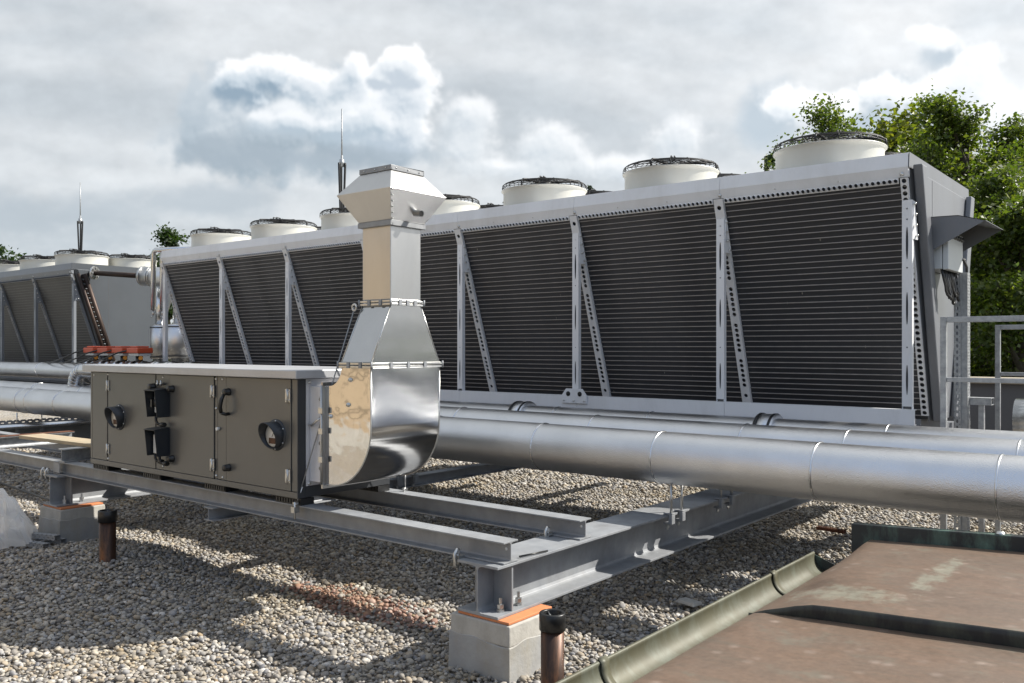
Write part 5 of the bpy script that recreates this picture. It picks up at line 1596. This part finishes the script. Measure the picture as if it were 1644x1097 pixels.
def ladder_tray(x, y, w, z1, dirn, slots, lbl):
    """upright sheet channel; front face perforated and towards -Y or +X"""
    t = thing('cable_tray', lbl, 'cable tray', (x, y, 0), 'upright perforated trays')
    mb = MB(); k = int(z1 / slots)
    rows = 1 if w < .07 else 2
    for r_ in range(rows):
        ww = w / rows
        if dirn == 'y': mb.plate((x + r_ * ww, y, z1), (0, 0, -1), (1, 0, 0), [(z1 / k, (.016, .008) if rows == 1 else (.009, .008))] * k, ww, .004, N=12)
        else: mb.plate((x, y + r_ * ww, z1), (0, 0, -1), (0, 1, 0), [(z1 / k, (.016, .008) if rows == 1 else (.009, .008))] * k, ww, .004, N=12)
    if dirn == 'y':
        mb.box(x, x + .003, y + .001, y + .055, 0, z1); mb.box(x + w - .003, x + w, y + .001, y + .055, 0, z1)
    else:
        mb.box(x - .055, x - .001, y, y + .003, 0, z1); mb.box(x - .055, x - .001, y + w - .003, y + w, 0, z1)
    mb.build('channel', 'galv_rail', t, fix=False)
ladder_tray(-1.655, 7.80, .05, 2.30, 'y', .05, 'upright slotted tray under the control box, the narrow left one')
ladder_tray(-1.56, 7.83, .10, 2.31, 'x', .05, 'upright slotted tray under the control box, the wide right one')
mb = MB()
for q in range(3): mb.tube([(-1.62, 7.80 + .03 * q, 2.40), (-1.60, 7.86 + .03 * q, 2.42), (-1.585, 7.93, 2.36), (-1.585, 7.90, 1.7)], .011, 8)
tag(mb.build('cable_bundle', 'black'), 'black cables dropping from the control box into the upright trays', 'cable')
# stub tray and strut
t = thing('cable_duct', 'open galvanised cable duct jutting out low beside the railing', 'cable tray', (-1.4, 7.9, 1.3))
mb = MB()
mb.box(-1.585, -1.40, 7.90, 7.904, 1.235, 1.285); mb.box(-1.585, -1.40, 8.016, 8.02, 1.235, 1.285); mb.box(-1.585, -1.40, 7.90, 8.02, 1.231, 1.2345); mb.box(-1.575, -1.40, 7.895, 8.025, 1.2855, 1.290)
mb.build('duct', 'galv_rail', t); mb = MB(); mb.box(-1.58, -1.41, 7.906, 8.014, 1.236, 1.278); mb.build('cables', 'black', t)
mb = MB(); mb.box(-1.50, -1.46, 7.93, 7.98, 0, 1.229); mb.build('strut', 'galv_rail', t)
t = thing('wall_tray', 'long slotted galvanised tray running behind the right railing', 'cable tray', (1, 9.6, 1.3))
mb = MB(); k = 40; mb.plate((-1.2, 9.60, 1.36), (1, 0, 0), (0, 0, 1), [(.14, (.03, .008))] * k, .09, .003, N=12); mb.box(-1.2, 4.4, 9.603, 9.70, 1.45, 1.454)
mb.build('channel', 'galv_rail', t, fix=False)
t = thing('duct_pipe', 'fat silver duct lying low behind the railing posts', 'pipe', (0, 9.3, .9))
mb = MB(); mb.tube([(-1.45, 9.35, 1.02), (-.9, 9.35, 1.02), (4.2, 9.35, 1.02)], .2, 32); mb.build('jacket', 'jacket_s', t)
mb = MB()
for s in (-1.0, -.55, .6, 1.8): mb.lathe([(.2005, -.01), (.206, -.006), (.206, .006), (.2005, .01)], (s, 9.35, 1.02), 32, axis='X')
mb.build('seam_bead', 'zinc', t)
t = thing('parapet_wall', 'low parapet wall with cream coping behind the right railing', 'wall', (0, 13, 0))
mb = MB(); mb.box(-30, 16, 13.0, 13.2, -.3, 1.22); mb.build('wall', 'slate', t)
mb = MB(); mb.box(-30, 16, 12.92, 13.28, 1.221, 1.30); mb.build('coping', 'parapet', t, bevel=.01)

# building behind the photographer, mirrored in the polished duct
t = thing('facade', 'sunlit tan panelled wall mirrored in the polished duct side', 'building', (-5, -2.6, 0))
mb = MB(); mb.box(-15.0, -5.0, -2.9, -2.55, .40, 4.6); mb.build('panelling', 'facade', t)
mb = MB(); mb.box(-15.0, -5.0, -2.88, -2.53, -.1, .398); mb.build('plinth', 'concrete', t)
mb = MB(); mb.box(-15.1, -4.9, -2.95, -2.45, 4.601, 4.7); mb.build('coping', 'cap', t)

# ------------------------------------------------------------------ trees
def leaf_mesh(name, mats, pts, nrm, size, rng, parent, aspect=.62):
    """many small folded leaves; pts (n,3), size (n,)"""
    n = len(pts)
    d = rng.normal(size=(n, 3)); d /= np.linalg.norm(d, axis=1, keepdims=True)
    d[:, 2] *= .6
    q = rng.normal(size=(n, 3)); s = np.cross(d, q); s /= np.linalg.norm(s, axis=1, keepdims=True) + 1e-9
    d /= np.linalg.norm(d, axis=1, keepdims=True)
    up = np.cross(s, d)
    sz = size[:, None]
    a = pts - d * sz * .5; b = pts + s * sz * aspect * .5 + up * sz * .12; c = pts + d * sz * .5; e = pts - s * sz * aspect * .5 + up * sz * .12
    V = np.stack([a, b, c, e], 1).reshape(-1, 3).astype(np.float32)
    off = np.array(wloc(parent)[:]) if parent else np.zeros(3)
    V -= off
    F = np.arange(n * 4, dtype=np.int32).reshape(-1, 4)
    me = bpy.data.meshes.new(name)
    me.vertices.add(len(V)); me.vertices.foreach_set('co', V.ravel())
    me.loops.add(F.size); me.loops.foreach_set('vertex_index', F.ravel())
    me.polygons.add(n); me.polygons.foreach_set('loop_start', np.arange(0, F.size, 4, dtype=np.int32)); me.polygons.foreach_set('loop_total', np.full(n, 4, dtype=np.int32))
    me.update(calc_edges=True)
    me.materials.append(M[mats])
    o = bpy.data.objects.new(name, me); COL.objects.link(o)
    if parent: o.parent = parent
    return o

def tree(x, y, zb, ztop, rad, seed, lbl, leafm='leaf', nl=9000, ls=.16, cat='tree', grp='broadleaf trees behind the roof', low=.25, sprawl=1.):
    rng = np.random.default_rng(seed); rnd = random.Random(seed)
    t = thing('broadleaf_tree', lbl, cat, (x, y, zb), grp)
    H = ztop - zb
    mb = MB()
    tips = []
    base = Vector((x, y, zb))
    def grow(p, d, L, r, lev):
        n = 4
        pts = [p.copy()]; rs = [r]
        q = p.copy(); dd = d.copy()
        for i in range(n):
            wob = .035 if lev == 0 else .16
            dd = (dd + Vector((rnd.gauss(0, wob), rnd.gauss(0, wob), rnd.gauss(.06, .1)))).normalized()
            q = q + dd * (L / n); pts.append(q.copy()); rs.append(max(r * (1 - .75 * (i + 1) / n), .008))
        mb.tube(pts, rs, 7 if lev < 2 else 5)
        if lev >= 3:
            for i in (1, 2, 3, 4): tips.append((pts[i].copy(), dd.copy(), L))
            return
        k = {0: 11, 1: 6, 2: 5}[lev]
        for i in range(k):
            f = (low if lev == 0 else .25) + (1 - (low if lev == 0 else .25)) * (i + rnd.random() * .7) / k
            f = min(f, .98)
            j = min(int(f * n), n - 1); pp = pts[j].lerp(pts[j + 1], f * n - j)
            az = rnd.uniform(0, 2 * PI) if lev else i * 2.4 + rnd.uniform(-.4, .4)
            side = Vector((math.cos(az), math.sin(az), 0))
            tilt = rnd.uniform(.35, .8) if lev == 0 else rnd.uniform(.3, .75)
            nd = (dd * tilt + side * (1 - tilt * .35) + Vector((0, 0, .12))).normalized() if lev == 0 else (d * .55 + side * .8 + Vector((0, 0, rnd.uniform(-.1, .35)))).normalized()
            if lev == 0:
                h = f; w = rad * (1.25 - .62 * max(0, (h - .35) / .65) ** 1.6) * rnd.uniform(.75, 1.2)
                nl_ = w * .8
            else: nl_ = L * rnd.uniform(.42, .62)
            grow(pp, nd, nl_, max(rs[j] * .55, .01), lev + 1)
    grow(base, Vector((rnd.uniform(-.04, .04), rnd.uniform(-.04, .04), 1)), H * .93, .022 * H, 0)
    tr = mb.build('trunk', 'bark', t, fix=False)
    T = np.array([tp[0][:] for tp in tips]); L = np.array([tp[2] for tp in tips]); dirs = np.array([tp[1][:] for tp in tips])
    idx = rng.integers(0, len(T), nl)
    spread = L[idx, None] * .42 * sprawl + .05
    P = T[idx] + rng.normal(size=(nl, 3)) * spread * np.array([1, 1, .55])
    S = ls * rng.uniform(.6, 1.35, nl)
    zt = np.percentile(P[:, 2], 99.7); k = (ztop - zb) / (zt - zb)
    up = P[P[:, 2] > zb + .7 * (zt - zb)].mean(0); lean = (np.array([x, y]) - up[:2]) / (up[2] - zb)
    P[:, :2] += lean[None] * (P[:, 2:3] - zb); P[:, 2] = zb + (P[:, 2] - zb) * k
    for v in tr.data.vertices:
        v.co.x += lean[0] * v.co.z; v.co.y += lean[1] * v.co.z; v.co.z *= k
    leaf_mesh('crown', leafm, P, None, S, rng, t)
    return t

def at(px, d):
    u = (px - 822) / 1398
    return d * (-.6277 + .7786 * u), d * (.778 + .628 * u)
def topz(py, d): return 1.7 + (558 - py) / 1398 * d
for px, d, py, rad, seed, lbl, lm, nl, ls, low in (
    (1545, 24, 172, 3.0, 3, 'tall airy green tree with thin upper sprays, right behind the white cooler end', 'leaf', 34000, .125, .22),
    (1632, 26, 196, 3.0, 8, 'tall thin-leaved tree at the right edge, its upper limbs bare', 'leaf', 16000, .13, .2),
    (1425, 32, 208, 5.4, 5, 'rounded yellow green tree just right of the nearest fan', 'leaf_y', 52000, .22, .3),
    (1312, 30, 186, 3.1, 6, 'open dark green tree above the nearest fan', 'leaf', 18000, .14, .25),
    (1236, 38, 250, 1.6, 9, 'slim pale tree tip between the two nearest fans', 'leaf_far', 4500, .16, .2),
    (1640, 19, 330, 2.6, 11, 'dense lower tree behind the right railing, reaching the frame edge', 'leaf', 30000, .12, .05),
    (1575, 21, 290, 2.6, 12, 'dense dark leafy tree behind the upright trays', 'leaf', 34000, .12, .05),
    (1492, 29, 236, 3.4, 21, 'full sunlit tree behind the end panel, left of the airy tall tree', 'leaf_y', 42000, .19, .05),
    (1610, 31, 250, 3.6, 22, 'full rounded tree behind the railing, between two taller ones', 'leaf', 42000, .19, .05),
    (1700, 20, 300, 3.0, 13, 'leafy tree mostly beyond the right edge of the photo', 'leaf', 16000, .14, .05),
    (272, 62, 372, 3.0, 14, 'dark round tree top behind the left end of the white cooler', 'leaf_d', 9000, .26, .3),
    (6, 64, 398, 3.6, 15, 'dark tree top at the left edge behind the grey cooler', 'leaf_d', 5000, .3, .3)):
    x, y = at(px, d)
    zb = max(TERR(x, y), -9) - .3
    zt_ = topz(py, d)
    tree(x, y, zb, zt_, rad, seed, lbl, lm, nl, ls, low=max(low, (1. - zb) / (zt_ - zb) * (.75 if low > .1 else .55)) if low > .1 else .30)

def conifer(px, d, py, seed, lbl):
    x, y = at(px, d); zb = TERR(x, y) - .3; zt_ = topz(py, d); H = zt_ - zb
    rng = np.random.default_rng(seed); rnd = random.Random(seed)
    t = thing('spruce_tree', lbl, 'tree', (x, y, zb), 'spruces showing over the coolers')
    mb = MB(); mb.tube([(x, y, zb), (x, y, zb + H * .6), (x, y, zt_)], [.02 * H, .01 * H, .015], 7)
    P = []
    k = 0; z = zt_ - .1
    while z > zb + H * .25:
        r = .10 + (zt_ - z) * .24
        for j in range(6):
            a = k * 1.1 + j * PI / 3 + rnd.uniform(-.2, .2)
            e = Vector((x + r * math.cos(a), y + r * math.sin(a), z - r * .25)); s_ = Vector((x, y, z))
            mb.tube([s_, e], [.02, .006], 4, caps=False)
            for q in range(int(12 + r * 14)):
                f = rnd.random() ** .7; p = s_.lerp(e, f); P.append((p.x + rnd.gauss(0, .05 + .05 * r), p.y + rnd.gauss(0, .05 + .05 * r), p.z + rnd.gauss(-.04, .06)))
        z -= .30 + (zt_ - z) * .035; k += 1
    mb.build('trunk', 'bark', t, fix=False)
    P = np.array(P); leaf_mesh('crown', 'needle', P, None, .26 * rng.uniform(.6, 1.3, len(P)), rng, t, .3)
conifer(880, 60, 287, 1, 'spruce tip showing over the second nearest fan left of the middle')
conifer(947, 60, 298, 2, 'thin spruce tip right of the middle fan')
conifer(812, 66, 322, 4, 'tiny spruce tip left of the middle fan')

# far wooded slope and scrub: one mass
def wood():
    rng = np.random.default_rng(5)
    P = []; S = []
    for k in range(520):
        px = rng.uniform(1480, 1900); d = rng.uniform(90, 330)
        x, y = at(px, d); z = TERR(x, y)
        if k > 430: px = rng.uniform(-200, 700); d = rng.uniform(70, 110); x, y = at(px, d); z = TERR(x, y) + .5
        r = rng.uniform(2.5, 5.) * (1 if d > 100 else .8)
        m = 70
        v = rng.normal(size=(m, 3)); v /= np.linalg.norm(v, axis=1, keepdims=True); v[:, 2] = np.abs(v[:, 2])
        v *= r * rng.uniform(.7, 1.05, (m, 1))
        P.append(v + np.array([x, y, z + r * .3])); S.append(np.full(m, r * .36) * rng.uniform(.6, 1.2, m))
    P = np.concatenate(P); S = np.concatenate(S)
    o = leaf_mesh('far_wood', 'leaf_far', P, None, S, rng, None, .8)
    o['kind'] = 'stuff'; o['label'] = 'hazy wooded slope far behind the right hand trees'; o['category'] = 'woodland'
wood()
